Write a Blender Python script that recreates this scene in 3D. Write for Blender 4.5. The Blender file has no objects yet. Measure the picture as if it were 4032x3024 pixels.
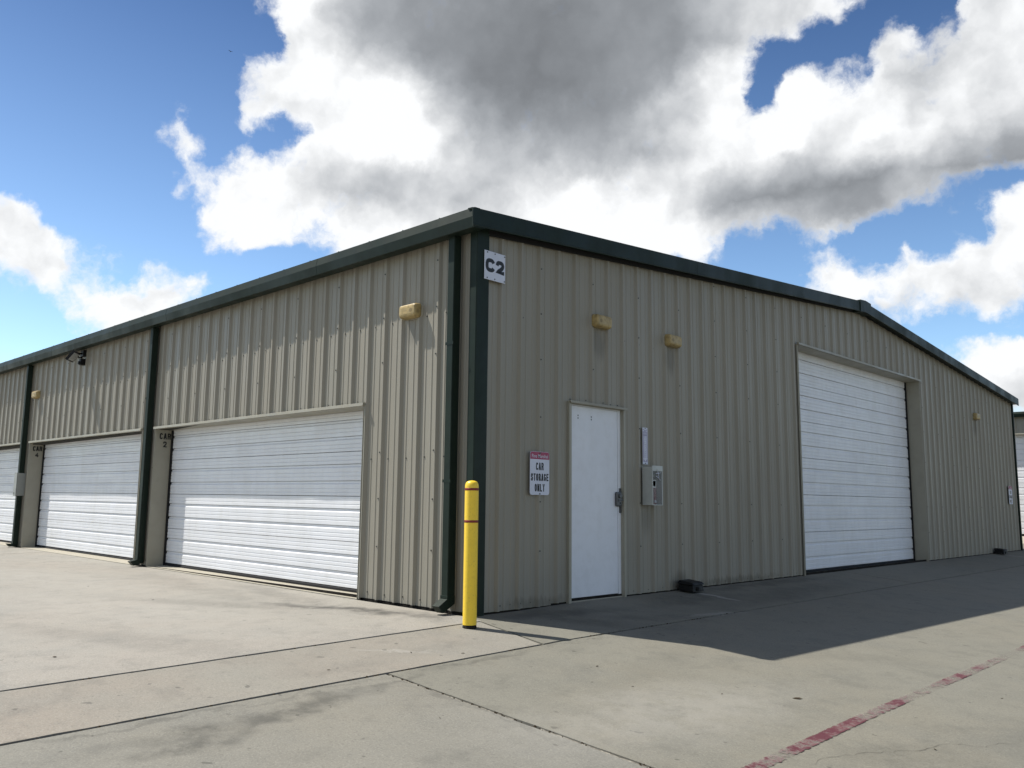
import bpy, bmesh, math, random
from mathutils import Vector, Matrix
random.seed(7)
C = bpy.context.scene.collection
S = bpy.context.scene
R_ = math.radians

# ------------------------------------------------------------------ camera
cam_d = bpy.data.cameras.new('camera'); cam = bpy.data.objects.new('camera', cam_d); C.objects.link(cam)
cam_d.sensor_width = 36.0; cam_d.lens = 36.0*3373.07/4032.0; cam_d.clip_end = 3000; cam_d.clip_start = 0.05
_yaw, _pit, _rol = 0.7702, 0.1383, 0.0107
_f = Vector((-math.sin(_yaw)*math.cos(_pit), math.cos(_yaw)*math.cos(_pit), math.sin(_pit)))
_r = Vector((math.cos(_yaw), math.sin(_yaw), 0)); _u = _r.cross(_f)
_c, _s = math.cos(_rol), math.sin(_rol)
r2 = _r*_c + _u*_s; u2 = _u*_c - _r*_s
mw = Matrix(((r2.x, u2.x, -_f.x, 6.2404), (r2.y, u2.y, -_f.y, -5.8403), (r2.z, u2.z, -_f.z, 1.0856), (0, 0, 0, 1)))
cam.matrix_world = mw
S.camera = cam
S.view_settings.view_transform = 'Standard'; S.view_settings.look = 'None'
S.view_settings.gamma = 1.0; S.view_settings.use_curve_mapping = False
S.view_settings.exposure = 0.35

# ------------------------------------------------------------------ sun
SUNV = Vector((-0.587, -0.289, 1.0)).normalized()      # towards the sun
sl = bpy.data.lights.new('sun', 'SUN'); so = bpy.data.objects.new('sun', sl); C.objects.link(so)
sl.energy = 5.0; sl.angle = R_(0.55); sl.color = (1.0, 0.955, 0.88)
so.rotation_euler = (-SUNV).to_track_quat('-Z', 'Y').to_euler(); so.location = (-20, -10, 40)

# ------------------------------------------------------------------ sky
W = bpy.data.worlds.new('World'); S.world = W; W.use_nodes = True
nt = W.node_tree; N = nt.nodes; L = nt.links
for n in list(N): N.remove(n)
def wn(t, **k):
    n = N.new(t)
    for a, b in k.items(): setattr(n, a, b)
    return n
def wm(op, a, b=None, c=None, clamp=False):
    n = N.new('ShaderNodeMath'); n.operation = op; n.use_clamp = clamp
    for i, v in enumerate((a, b, c)):
        if v is None: continue
        if isinstance(v, (int, float)): n.inputs[i].default_value = v
        else: L.new(v, n.inputs[i])
    return n.outputs[0]
def wv(op, a, b=None, s=None):
    n = N.new('ShaderNodeVectorMath'); n.operation = op
    for i, v in enumerate((a, b)):
        if v is None: continue
        if isinstance(v, tuple): n.inputs[i].default_value = v
        else: L.new(v, n.inputs[i])
    if s is not None:
        if isinstance(s, (int, float)): n.inputs[3].default_value = s
        else: L.new(s, n.inputs[3])
    return n
def wmap(v, a, b, c, d, smooth=True):
    n = N.new('ShaderNodeMapRange'); n.interpolation_type = 'SMOOTHSTEP' if smooth else 'LINEAR'
    L.new(v, n.inputs[0])
    for i, x in enumerate((a, b, c, d)): n.inputs[i+1].default_value = x
    return n.outputs[0]
def wmix(f, a, b):
    n = N.new('ShaderNodeMix'); n.data_type = 'RGBA'
    if isinstance(f, (int, float)): n.inputs[0].default_value = f
    else: L.new(f, n.inputs[0])
    for i, v in ((6, a), (7, b)):
        if isinstance(v, tuple): n.inputs[i].default_value = v+(1,)
        else: L.new(v, n.inputs[i])
    return n.outputs[2]
def wnoise(vec, scale, detail=6, rough=.55, lac=2.0):
    n = wn('ShaderNodeTexNoise'); n.inputs['Scale'].default_value = scale; n.inputs['Detail'].default_value = detail
    n.inputs['Roughness'].default_value = rough; n.inputs['Lacunarity'].default_value = lac
    L.new(vec, n.inputs['Vector']); return n
sky = wn('ShaderNodeTexSky'); sky.sky_type = 'NISHITA'; sky.sun_disc = False
sky.sun_elevation = math.asin(SUNV.z); sky.sun_rotation = math.atan2(SUNV.x, SUNV.y)
sky.air_density = 1.0; sky.dust_density = 0.6; sky.ozone_density = 2.0; sky.altitude = 100
tc = wn('ShaderNodeTexCoord'); D0 = tc.outputs['Generated']
SKY_A0, SKY_A1, SKY_E0, SKY_E1 = -84, -5, 6, 35
# cloud cover and cloud brightness by azimuth (columns) and elevation (rows)
SKYROWS = [
  ((0.44,0.97),(0.43,0.96),(0.41,0.95),(0.39,0.94),(0.38,0.93),(0.37,0.93),(0.34,0.92),(0.25,0.91),(0.17,0.9),(0.1,0.9),(0.04,0.89),(0.0,0.89),(0.0,0.89),(0.01,0.89),(0.01,0.89),(0.01,0.89),(0.01,0.89),(0.02,0.89),(0.02,0.89),(0.02,0.89),(0.02,0.89),(0.03,0.89),(0.03,0.89),(0.03,0.89),(0.03,0.89),(0.03,0.89),(0.04,0.89),(0.04,0.89),(0.04,0.89),(0.04,0.89),(0.05,0.89),(0.05,0.89),(0.05,0.89),(0.05,0.89),(0.05,0.89),(0.06,0.89),(0.06,0.89),(0.06,0.89),(0.06,0.89),(0.07,0.89),(0.07,0.89),(0.07,0.89),(0.07,0.89),(0.08,0.89),(0.08,0.89),(0.08,0.89),(0.08,0.89),(0.09,0.89),(0.09,0.89),(0.09,0.89),(0.09,0.89),(0.1,0.89),(0.1,0.89),(0.24,0.9),(0.61,0.93),(0.78,0.92),(0.9,0.91),(0.9,0.91),(0.9,0.91),(0.9,0.91),(0.9,0.91),(0.91,0.91),(0.91,0.91)),
  ((0.22,0.9),(0.26,0.91),(0.29,0.92),(0.33,0.94),(0.36,0.95),(0.39,0.96),(0.4,0.98),(0.32,1.0),(0.18,0.99),(0.12,0.96),(0.04,0.91),(0.0,0.89),(0.0,0.89),(0.0,0.89),(0.0,0.89),(0.0,0.89),(0.0,0.89),(0.01,0.89),(0.01,0.89),(0.01,0.89),(0.01,0.89),(0.01,0.89),(0.02,0.89),(0.02,0.89),(0.02,0.89),(0.02,0.89),(0.02,0.89),(0.03,0.89),(0.03,0.89),(0.03,0.89),(0.03,0.89),(0.03,0.89),(0.04,0.89),(0.04,0.89),(0.04,0.89),(0.04,0.89),(0.04,0.89),(0.04,0.89),(0.05,0.89),(0.05,0.89),(0.05,0.89),(0.05,0.89),(0.05,0.89),(0.05,0.89),(0.05,0.89),(0.05,0.89),(0.05,0.89),(0.05,0.89),(0.05,0.89),(0.05,0.89),(0.04,0.89),(0.04,0.89),(0.11,0.9),(0.44,0.93),(0.69,0.93),(0.85,0.91),(0.98,0.89),(0.98,0.89),(0.99,0.89),(1.0,0.89),(1.0,0.89),(0.99,0.9),(0.98,0.91)),
  ((0.0,0.89),(0.0,0.89),(0.02,0.89),(0.04,0.89),(0.07,0.89),(0.09,0.89),(0.14,0.91),(0.19,0.95),(0.04,0.9),(0.13,0.99),(0.33,1.0),(0.48,1.0),(0.36,0.99),(0.26,0.98),(0.1,0.93),(0.0,0.89),(0.0,0.89),(0.0,0.89),(0.0,0.89),(0.0,0.89),(0.0,0.89),(0.0,0.89),(0.0,0.89),(0.0,0.89),(0.0,0.89),(0.0,0.89),(0.0,0.89),(0.0,0.89),(0.0,0.89),(0.0,0.89),(0.0,0.89),(0.0,0.89),(0.0,0.89),(0.0,0.89),(0.0,0.89),(0.0,0.89),(0.0,0.89),(0.0,0.89),(0.0,0.89),(0.0,0.89),(0.0,0.89),(0.0,0.89),(0.0,0.89),(0.0,0.89),(0.0,0.89),(0.0,0.89),(0.0,0.89),(0.0,0.89),(0.0,0.89),(0.0,0.89),(0.0,0.89),(0.0,0.89),(0.23,0.92),(0.62,0.97),(0.78,0.98),(0.86,0.98),(0.91,0.99),(0.9,1.0),(0.85,0.99),(0.78,0.98),(0.7,0.97),(0.61,0.96),(0.52,0.95)),
  ((0.32,0.9),(0.21,0.9),(0.09,0.89),(0.0,0.89),(0.0,0.89),(0.0,0.89),(0.02,0.89),(0.04,0.89),(0.01,0.89),(0.43,0.96),(0.81,0.99),(0.96,0.96),(0.94,0.97),(0.84,1.0),(0.46,0.99),(0.14,0.94),(0.0,0.89),(0.0,0.89),(0.0,0.89),(0.0,0.89),(0.0,0.89),(0.0,0.89),(0.0,0.89),(0.0,0.89),(0.0,0.89),(0.0,0.89),(0.0,0.89),(0.0,0.89),(0.0,0.89),(0.0,0.89),(0.0,0.89),(0.0,0.89),(0.0,0.89),(0.0,0.89),(0.0,0.89),(0.0,0.89),(0.0,0.89),(0.0,0.89),(0.0,0.89),(0.0,0.89),(0.0,0.89),(0.0,0.89),(0.0,0.89),(0.0,0.89),(0.0,0.89),(0.0,0.89),(0.0,0.89),(0.0,0.89),(0.0,0.89),(0.0,0.89),(0.12,0.89),(0.24,0.89),(0.17,0.9),(0.16,0.91),(0.15,0.9),(0.11,0.89),(0.11,0.89),(0.14,0.89),(0.17,0.89),(0.21,0.89),(0.24,0.89),(0.28,0.89),(0.32,0.89)),
  ((0.92,0.94),(0.86,0.93),(0.81,0.92),(0.76,0.92),(0.71,0.91),(0.62,0.91),(0.55,0.91),(0.5,0.9),(0.37,0.9),(0.66,0.97),(0.78,0.98),(0.87,0.98),(0.97,0.99),(1.0,0.98),(0.77,0.98),(0.38,0.93),(0.05,0.89),(0.0,0.89),(0.0,0.89),(0.0,0.89),(0.0,0.89),(0.0,0.89),(0.0,0.89),(0.0,0.89),(0.0,0.89),(0.0,0.89),(0.0,0.89),(0.0,0.89),(0.0,0.89),(0.0,0.89),(0.0,0.89),(0.0,0.89),(0.0,0.89),(0.0,0.89),(0.0,0.89),(0.0,0.89),(0.0,0.89),(0.0,0.89),(0.0,0.89),(0.0,0.89),(0.0,0.89),(0.0,0.89),(0.0,0.89),(0.0,0.89),(0.0,0.89),(0.0,0.89),(0.0,0.89),(0.12,0.91),(0.35,0.95),(0.49,0.95),(0.64,0.94),(0.72,0.91),(0.78,0.91),(0.87,0.92),(0.84,0.93),(0.68,0.92),(0.51,0.9),(0.58,0.91),(0.65,0.92),(0.73,0.93),(0.81,0.93),(0.9,0.94),(0.99,0.95)),
  ((1.0,1.0),(1.0,0.99),(1.0,0.98),(1.0,0.97),(1.0,0.96),(1.0,0.95),(0.97,0.94),(0.94,0.94),(0.9,0.94),(0.77,0.95),(0.54,0.94),(0.27,0.94),(0.35,0.99),(0.47,1.0),(0.58,1.0),(0.57,0.99),(0.01,0.89),(0.0,0.89),(0.0,0.89),(0.0,0.89),(0.0,0.89),(0.0,0.89),(0.0,0.89),(0.0,0.89),(0.0,0.89),(0.0,0.89),(0.0,0.89),(0.0,0.89),(0.0,0.89),(0.0,0.89),(0.0,0.89),(0.0,0.89),(0.0,0.89),(0.0,0.89),(0.0,0.89),(0.0,0.89),(0.0,0.89),(0.0,0.89),(0.0,0.89),(0.0,0.89),(0.0,0.89),(0.0,0.89),(0.0,0.89),(0.0,0.89),(0.0,0.89),(0.0,0.89),(0.28,0.93),(0.55,0.97),(0.81,1.0),(0.86,1.0),(0.87,0.99),(0.96,0.97),(0.96,0.99),(0.96,1.0),(0.98,1.0),(0.97,0.98),(0.97,0.97),(0.95,0.98),(0.94,0.98),(0.92,0.99),(0.91,1.0),(0.91,1.0),(0.92,0.99)),
  ((0.29,0.97),(0.38,1.0),(0.51,1.0),(0.63,1.0),(0.75,1.0),(0.86,1.0),(0.98,1.0),(1.0,1.0),(1.0,0.99),(0.79,0.99),(0.57,0.97),(0.33,0.97),(0.12,0.9),(0.0,0.9),(0.0,0.92),(0.05,0.94),(0.0,0.95),(0.0,0.96),(0.0,0.96),(0.04,0.95),(0.06,0.95),(0.08,0.94),(0.12,0.93),(0.14,0.93),(0.16,0.92),(0.16,0.92),(0.16,0.91),(0.16,0.91),(0.15,0.91),(0.14,0.9),(0.12,0.9),(0.11,0.9),(0.1,0.9),(0.1,0.9),(0.1,0.9),(0.11,0.9),(0.12,0.9),(0.14,0.9),(0.16,0.9),(0.18,0.91),(0.21,0.91),(0.24,0.91),(0.14,0.92),(0.0,0.89),(0.0,0.89),(0.0,0.89),(0.28,0.93),(0.69,0.99),(0.85,1.0),(0.47,1.0),(0.39,1.0),(0.84,1.0),(0.33,1.0),(0.36,0.99),(0.72,0.99),(0.9,1.0),(0.95,0.98),(0.96,0.97),(0.98,0.96),(1.0,0.96),(1.0,0.96),(1.0,0.97),(1.0,0.98)),
  ((0.0,0.89),(0.0,0.89),(0.0,0.89),(0.07,0.91),(0.15,0.93),(0.23,0.95),(0.51,0.97),(0.75,0.99),(0.31,1.0),(0.17,0.96),(0.26,0.9),(0.01,0.9),(0.02,0.92),(0.02,0.95),(0.03,0.99),(0.52,1.0),(0.83,1.0),(0.79,1.0),(0.7,1.0),(0.65,1.0),(0.61,1.0),(0.58,1.0),(0.59,1.0),(0.63,0.99),(0.68,0.99),(0.74,0.99),(0.8,0.99),(0.87,0.99),(0.95,0.99),(1.0,0.99),(1.0,0.99),(1.0,0.99),(1.0,0.99),(1.0,0.99),(1.0,1.0),(1.0,1.0),(1.0,1.0),(1.0,1.0),(1.0,0.99),(1.0,0.99),(1.0,0.98),(0.92,0.98),(0.47,0.98),(0.0,0.89),(0.0,0.89),(0.0,0.89),(0.0,0.89),(0.19,0.92),(0.22,0.92),(0.07,0.91),(0.02,0.9),(0.01,0.89),(0.0,0.89),(0.0,0.89),(0.13,0.91),(0.77,1.0),(0.96,0.99),(1.0,0.99),(1.0,1.0),(0.85,0.98),(0.67,0.96),(0.49,0.94),(0.3,0.91)),
  ((0.0,0.89),(0.0,0.89),(0.0,0.89),(0.0,0.89),(0.0,0.89),(0.0,0.89),(0.0,0.89),(0.0,0.89),(0.0,0.89),(0.0,0.9),(0.12,0.89),(0.01,0.89),(0.22,0.89),(0.13,0.91),(0.32,1.0),(0.77,1.0),(0.93,1.01),(1.0,1.01),(1.0,1.0),(1.0,0.99),(1.0,0.98),(1.0,0.95),(1.0,0.91),(1.0,0.9),(1.0,0.9),(1.0,0.9),(1.0,0.92),(1.0,0.92),(1.0,0.91),(1.0,0.9),(1.0,0.89),(1.0,0.88),(1.0,0.92),(1.0,0.95),(1.0,0.98),(1.0,1.0),(1.0,1.0),(1.0,1.0),(1.0,0.99),(1.0,0.99),(1.0,0.96),(0.86,0.91),(0.62,0.83),(0.42,0.75),(0.48,0.72),(0.55,0.69),(0.63,0.65),(0.72,0.63),(0.81,0.61),(0.91,0.59),(0.89,0.63),(0.54,0.7),(0.29,0.77),(0.38,0.76),(0.44,0.76),(0.26,0.9),(0.21,0.91),(0.11,0.88),(0.26,0.81),(0.41,0.74),(0.58,0.66),(0.76,0.58),(0.91,0.51)),
  ((0.0,0.89),(0.0,0.89),(0.0,0.89),(0.0,0.89),(0.0,0.89),(0.0,0.89),(0.0,0.89),(0.0,0.89),(0.0,0.89),(0.0,0.89),(0.0,0.89),(0.0,0.89),(0.19,0.89),(0.15,0.94),(0.53,1.0),(0.75,0.99),(0.94,1.02),(1.0,1.02),(1.0,1.01),(1.0,0.99),(1.0,0.89),(1.0,0.8),(1.0,0.74),(1.0,0.73),(1.0,0.73),(1.0,0.73),(1.0,0.76),(1.0,0.8),(1.0,0.8),(1.0,0.79),(1.0,0.78),(1.0,0.83),(1.0,0.93),(1.0,0.97),(1.0,0.99),(1.0,1.0),(1.0,1.02),(1.0,1.01),(1.0,1.0),(1.0,0.99),(1.0,0.9),(1.0,0.78),(1.0,0.61),(1.0,0.55),(1.0,0.52),(1.0,0.5),(1.0,0.49),(1.0,0.48),(1.0,0.46),(1.0,0.45),(1.0,0.49),(1.0,0.56),(1.0,0.6),(1.0,0.58),(0.96,0.54),(0.86,0.51),(0.93,0.5),(0.92,0.5),(0.94,0.49),(0.96,0.48),(0.98,0.47),(1.0,0.48),(1.0,0.52)),
  ((0.0,0.94),(0.0,0.9),(0.0,0.89),(0.0,0.89),(0.0,0.89),(0.0,0.89),(0.0,0.89),(0.0,0.89),(0.0,0.89),(0.0,0.89),(0.0,0.89),(0.0,0.89),(0.23,0.89),(0.1,0.89),(0.71,1.0),(0.22,0.89),(0.5,0.97),(0.9,1.0),(0.75,1.0),(0.7,1.0),(0.94,0.95),(1.0,0.88),(1.0,0.82),(1.0,0.79),(1.0,0.79),(1.0,0.79),(1.0,0.76),(1.0,0.75),(1.0,0.74),(1.0,0.74),(1.0,0.76),(1.0,0.78),(1.0,0.8),(1.0,0.83),(1.0,0.87),(1.0,0.91),(1.0,0.93),(1.0,0.94),(1.0,0.96),(1.0,0.93),(1.0,0.87),(1.0,0.82),(1.0,0.74),(1.0,0.74),(1.0,0.73),(1.0,0.73),(1.0,0.73),(1.0,0.73),(1.0,0.76),(1.0,0.79),(1.0,0.82),(1.0,0.91),(1.0,0.9),(1.0,0.85),(1.0,0.73),(1.0,0.62),(1.0,0.55),(1.0,0.53),(1.0,0.57),(1.0,0.6),(1.0,0.66),(1.0,0.75),(1.0,0.84)),
  ((0.0,1.0),(0.0,1.0),(0.0,1.0),(0.0,0.98),(0.0,0.95),(0.0,0.92),(0.0,0.89),(0.0,0.89),(0.0,0.89),(0.0,0.89),(0.0,0.89),(0.0,0.89),(0.08,0.89),(0.54,0.95),(0.74,0.99),(0.13,0.93),(0.0,0.97),(0.53,1.0),(0.11,1.0),(0.17,1.0),(0.58,1.0),(1.0,1.0),(1.0,0.98),(1.0,0.98),(1.0,1.0),(1.0,1.0),(1.0,0.95),(1.0,0.89),(1.0,0.83),(1.0,0.76),(1.0,0.72),(1.0,0.69),(1.0,0.67),(1.0,0.66),(1.0,0.66),(1.0,0.66),(1.0,0.67),(1.0,0.75),(1.0,0.84),(1.0,0.87),(1.0,0.88),(1.0,0.94),(1.0,0.97),(1.0,0.97),(1.0,0.97),(1.0,0.98),(1.0,0.99),(1.0,0.91),(1.0,0.9),(1.0,0.95),(1.0,0.99),(1.0,1.02),(1.0,1.01),(1.0,1.01),(1.0,1.02),(1.0,0.87),(1.0,0.81),(1.0,0.84),(1.0,0.91),(1.0,0.95),(1.0,0.94),(1.0,0.93),(1.0,0.92)),
  ((0.0,1.0),(0.0,1.0),(0.0,1.0),(0.0,1.0),(0.0,1.0),(0.0,1.0),(0.0,1.0),(0.0,1.0),(0.0,0.97),(0.0,0.95),(0.0,0.93),(0.0,0.91),(0.05,0.89),(0.18,0.91),(0.35,0.95),(0.14,0.95),(0.0,0.98),(0.68,1.0),(0.94,1.0),(0.98,1.0),(0.95,1.0),(1.0,1.01),(1.0,1.01),(1.0,1.02),(1.0,1.02),(1.0,1.02),(1.0,0.98),(1.0,0.89),(1.0,0.79),(1.0,0.72),(1.0,0.68),(1.0,0.65),(1.0,0.61),(1.0,0.58),(1.0,0.55),(1.0,0.54),(1.0,0.55),(1.0,0.59),(1.0,0.66),(1.0,0.76),(1.0,0.87),(1.0,0.93),(1.0,0.98),(1.0,1.0),(1.0,1.01),(1.0,1.02),(1.0,1.02),(1.0,1.02),(0.99,1.02),(0.99,1.01),(1.0,1.01),(0.89,0.95),(0.66,0.86),(0.7,0.9),(0.98,0.97),(1.0,0.95),(1.0,0.93),(1.0,0.93),(1.0,0.92),(1.0,0.91),(1.0,0.9),(1.0,0.89),(1.0,0.89)),
  ((0.0,1.0),(0.0,1.0),(0.0,1.0),(0.0,1.0),(0.0,1.0),(0.0,1.0),(0.0,1.0),(0.0,1.0),(0.0,1.0),(0.0,1.0),(0.0,1.0),(0.0,1.0),(0.0,1.0),(0.0,0.99),(0.0,0.98),(0.0,0.98),(0.0,0.99),(0.44,1.0),(0.98,1.0),(1.0,1.0),(1.0,1.01),(1.0,1.01),(1.0,1.01),(1.0,1.02),(1.0,1.02),(1.0,0.97),(1.0,0.91),(1.0,0.77),(1.0,0.69),(1.0,0.63),(1.0,0.58),(1.0,0.54),(1.0,0.49),(1.0,0.47),(1.0,0.47),(1.0,0.47),(1.0,0.46),(1.0,0.49),(1.0,0.52),(1.0,0.6),(1.0,0.72),(1.0,0.85),(1.0,0.93),(1.0,0.96),(0.16,0.9),(0.1,0.89),(0.81,0.97),(0.7,0.94),(0.58,0.93),(0.45,0.92),(0.52,0.9),(0.92,0.79),(0.99,0.75),(1.0,0.82),(1.0,0.86),(1.0,0.87),(1.0,0.88),(1.0,0.89),(1.0,0.89),(1.0,0.89),(1.0,0.89),(1.0,0.89),(1.0,0.89)),
  ((0.0,1.0),(0.0,1.0),(0.0,1.0),(0.0,1.0),(0.0,1.0),(0.0,1.0),(0.0,1.0),(0.0,1.0),(0.0,1.0),(0.0,1.0),(0.0,1.0),(0.0,1.0),(0.0,1.0),(0.0,1.0),(0.0,1.0),(0.0,1.0),(0.0,1.0),(0.37,1.0),(0.6,1.0),(1.0,1.0),(1.0,1.0),(1.0,1.0),(1.0,1.0),(1.0,1.0),(1.0,0.84),(1.0,0.73),(1.0,0.62),(1.0,0.53),(1.0,0.5),(1.0,0.47),(1.0,0.45),(1.0,0.44),(1.0,0.43),(1.0,0.42),(1.0,0.42),(1.0,0.43),(1.0,0.44),(1.0,0.46),(1.0,0.47),(1.0,0.51),(1.0,0.57),(1.0,0.67),(1.0,0.78),(0.93,0.9),(0.52,0.94),(0.02,0.87),(0.0,0.84),(0.0,0.83),(0.0,0.86),(0.0,0.88),(0.1,0.88),(0.75,0.86),(0.75,0.95),(0.54,0.83),(0.33,0.87),(0.76,0.84),(0.89,0.87),(1.0,0.89),(1.0,0.89),(1.0,0.89),(1.0,0.89),(1.0,0.89),(1.0,0.89)),
  ((0.0,1.0),(0.0,1.0),(0.0,1.0),(0.0,1.0),(0.0,1.0),(0.0,1.0),(0.0,1.0),(0.0,1.0),(0.0,1.0),(0.0,1.0),(0.0,1.0),(0.0,1.0),(0.0,1.0),(0.0,1.0),(0.0,1.0),(0.0,1.0),(0.0,1.0),(0.0,1.0),(0.0,1.0),(1.0,1.0),(1.0,0.98),(1.0,0.91),(1.0,0.8),(1.0,0.69),(1.0,0.58),(1.0,0.53),(1.0,0.47),(1.0,0.44),(1.0,0.44),(1.0,0.43),(1.0,0.42),(1.0,0.42),(1.0,0.41),(1.0,0.41),(1.0,0.42),(1.0,0.42),(1.0,0.44),(1.0,0.45),(1.0,0.46),(1.0,0.47),(1.0,0.51),(1.0,0.55),(1.0,0.63),(1.0,0.72),(0.82,0.82),(0.43,0.87),(0.38,0.89),(0.25,0.91),(0.0,0.89),(0.0,0.89),(0.06,0.89),(0.15,0.9),(0.05,0.89),(0.0,0.89),(0.0,0.89),(0.81,0.89),(0.91,0.89),(1.0,0.89),(1.0,0.89),(1.0,0.89),(1.0,0.89),(1.0,0.89),(1.0,0.89)),
  ((0.0,1.0),(0.0,1.0),(0.0,1.0),(0.0,1.0),(0.0,1.0),(0.0,1.0),(0.0,1.0),(0.0,1.0),(0.0,1.0),(0.0,1.0),(0.0,1.0),(0.0,1.0),(0.0,1.0),(0.0,1.0),(0.0,1.0),(0.0,1.0),(0.0,1.0),(0.0,1.0),(0.38,1.0),(0.89,0.99),(0.97,0.97),(1.0,0.77),(1.0,0.64),(1.0,0.55),(1.0,0.52),(1.0,0.49),(1.0,0.46),(1.0,0.46),(1.0,0.45),(1.0,0.45),(1.0,0.45),(1.0,0.44),(1.0,0.44),(1.0,0.44),(1.0,0.45),(1.0,0.45),(1.0,0.46),(1.0,0.47),(1.0,0.47),(1.0,0.49),(1.0,0.54),(1.0,0.59),(1.0,0.64),(1.0,0.71),(1.0,0.77),(1.0,0.81),(0.94,0.84),(0.82,0.87),(0.71,0.92),(0.65,0.94),(0.59,0.94),(0.53,0.94),(0.15,0.91),(0.0,0.89),(0.0,0.89),(0.79,0.89),(0.9,0.89),(1.0,0.89),(1.0,0.89),(1.0,0.89),(1.0,0.89),(1.0,0.89),(1.0,0.89)),
  ((0.0,1.0),(0.0,1.0),(0.0,1.0),(0.0,1.0),(0.0,1.0),(0.0,1.0),(0.0,1.0),(0.0,1.0),(0.0,1.0),(0.0,1.0),(0.0,1.0),(0.0,1.0),(0.0,1.0),(0.0,1.0),(0.0,1.0),(0.0,1.0),(0.0,1.0),(0.0,1.0),(0.59,1.0),(0.82,0.98),(0.95,0.96),(1.0,0.8),(1.0,0.68),(1.0,0.57),(1.0,0.53),(1.0,0.5),(1.0,0.48),(1.0,0.48),(1.0,0.48),(1.0,0.48),(1.0,0.48),(1.0,0.48),(1.0,0.48),(1.0,0.48),(1.0,0.48),(1.0,0.47),(1.0,0.47),(1.0,0.47),(1.0,0.48),(1.0,0.51),(1.0,0.54),(1.0,0.57),(1.0,0.64),(1.0,0.71),(1.0,0.76),(1.0,0.79),(1.0,0.82),(0.92,0.86),(0.74,0.92),(0.65,0.94),(0.59,0.94),(0.53,0.94),(0.2,0.91),(0.0,0.89),(0.0,0.89),(0.7,0.89),(0.89,0.89),(0.99,0.89),(1.0,0.89),(1.0,0.89),(1.0,0.89),(1.0,0.89),(1.0,0.89)),
  ((0.0,1.0),(0.0,1.0),(0.0,1.0),(0.0,1.0),(0.0,1.0),(0.0,1.0),(0.0,1.0),(0.0,1.0),(0.0,1.0),(0.0,1.0),(0.0,1.0),(0.0,1.0),(0.0,1.0),(0.0,1.0),(0.0,1.0),(0.0,1.0),(0.0,1.0),(0.0,1.0),(0.65,1.0),(0.83,0.98),(0.96,0.96),(1.0,0.79),(1.0,0.67),(1.0,0.56),(1.0,0.53),(1.0,0.5),(1.0,0.48),(1.0,0.48),(1.0,0.48),(1.0,0.48),(1.0,0.49),(1.0,0.49),(1.0,0.49),(1.0,0.48),(1.0,0.48),(1.0,0.47),(1.0,0.47),(1.0,0.47),(1.0,0.48),(1.0,0.51),(1.0,0.54),(1.0,0.57),(1.0,0.64),(1.0,0.71),(1.0,0.76),(1.0,0.79),(1.0,0.82),(0.93,0.86),(0.75,0.92),(0.66,0.94),(0.6,0.94),(0.54,0.94),(0.25,0.92),(0.0,0.89),(0.0,0.89),(0.61,0.89),(0.88,0.89),(0.98,0.89),(1.0,0.89),(1.0,0.89),(1.0,0.89),(1.0,0.89),(1.0,0.89)),
  ((0.0,1.0),(0.0,1.0),(0.0,1.0),(0.0,1.0),(0.0,1.0),(0.0,1.0),(0.0,1.0),(0.0,1.0),(0.0,1.0),(0.0,1.0),(0.0,1.0),(0.0,1.0),(0.0,1.0),(0.0,1.0),(0.0,1.0),(0.0,1.0),(0.0,1.0),(0.0,1.0),(0.7,1.0),(0.84,0.98),(0.97,0.96),(1.0,0.78),(1.0,0.67),(1.0,0.56),(1.0,0.53),(1.0,0.5),(1.0,0.48),(1.0,0.48),(1.0,0.48),(1.0,0.48),(1.0,0.49),(1.0,0.49),(1.0,0.49),(1.0,0.48),(1.0,0.48),(1.0,0.47),(1.0,0.47),(1.0,0.47),(1.0,0.48),(1.0,0.51),(1.0,0.53),(1.0,0.57),(1.0,0.64),(1.0,0.7),(1.0,0.76),(1.0,0.79),(1.0,0.81),(0.94,0.85),(0.76,0.91),(0.66,0.94),(0.6,0.94),(0.54,0.94),(0.31,0.92),(0.0,0.89),(0.0,0.89),(0.51,0.89),(0.87,0.89),(0.97,0.89),(1.0,0.89),(1.0,0.89),(1.0,0.89),(1.0,0.89),(1.0,0.89)),
]

def scale_c(col_, k): return wv('SCALE', wv('SUBTRACT', col_, (.5, .5, .5)).outputs[0], s=k).outputs[0]
w1 = scale_c(wnoise(D0, 7.0, 3, .55).outputs['Color'], .060)
w2 = scale_c(wnoise(D0, 22.0, 6, .62).outputs['Color'], .045)
D1 = wv('NORMALIZE', wv('ADD', wv('ADD', D0, w1).outputs[0], w2).outputs[0]).outputs[0]
D3 = wv('ADD', D0, wv('SCALE', w2, s=.6).outputs[0]).outputs[0]
sx = wn('ShaderNodeSeparateXYZ'); L.new(D1, sx.inputs[0])
az = wm('ARCTAN2', sx.outputs[0], sx.outputs[1]); el = wm('ARCSINE', sx.outputs[2])
uu = wmap(az, R_(SKY_A0), R_(SKY_A1), 0, 1, False)
ee = wm('MULTIPLY', wm('SUBTRACT', el, R_(SKY_E0)), 1.0/R_((SKY_E1-SKY_E0)/(len(SKYROWS)-1)))
ee = wm('MINIMUM', wm('MAXIMUM', ee, 0.0), float(len(SKYROWS)-1))
uL = wm('MULTIPLY', uu, 2.0, clamp=True); uR = wm('SUBTRACT', wm('MULTIPLY', uu, 2.0), 1.0, clamp=True)
half = wm('GREATER_THAN', uu, .5)
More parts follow.
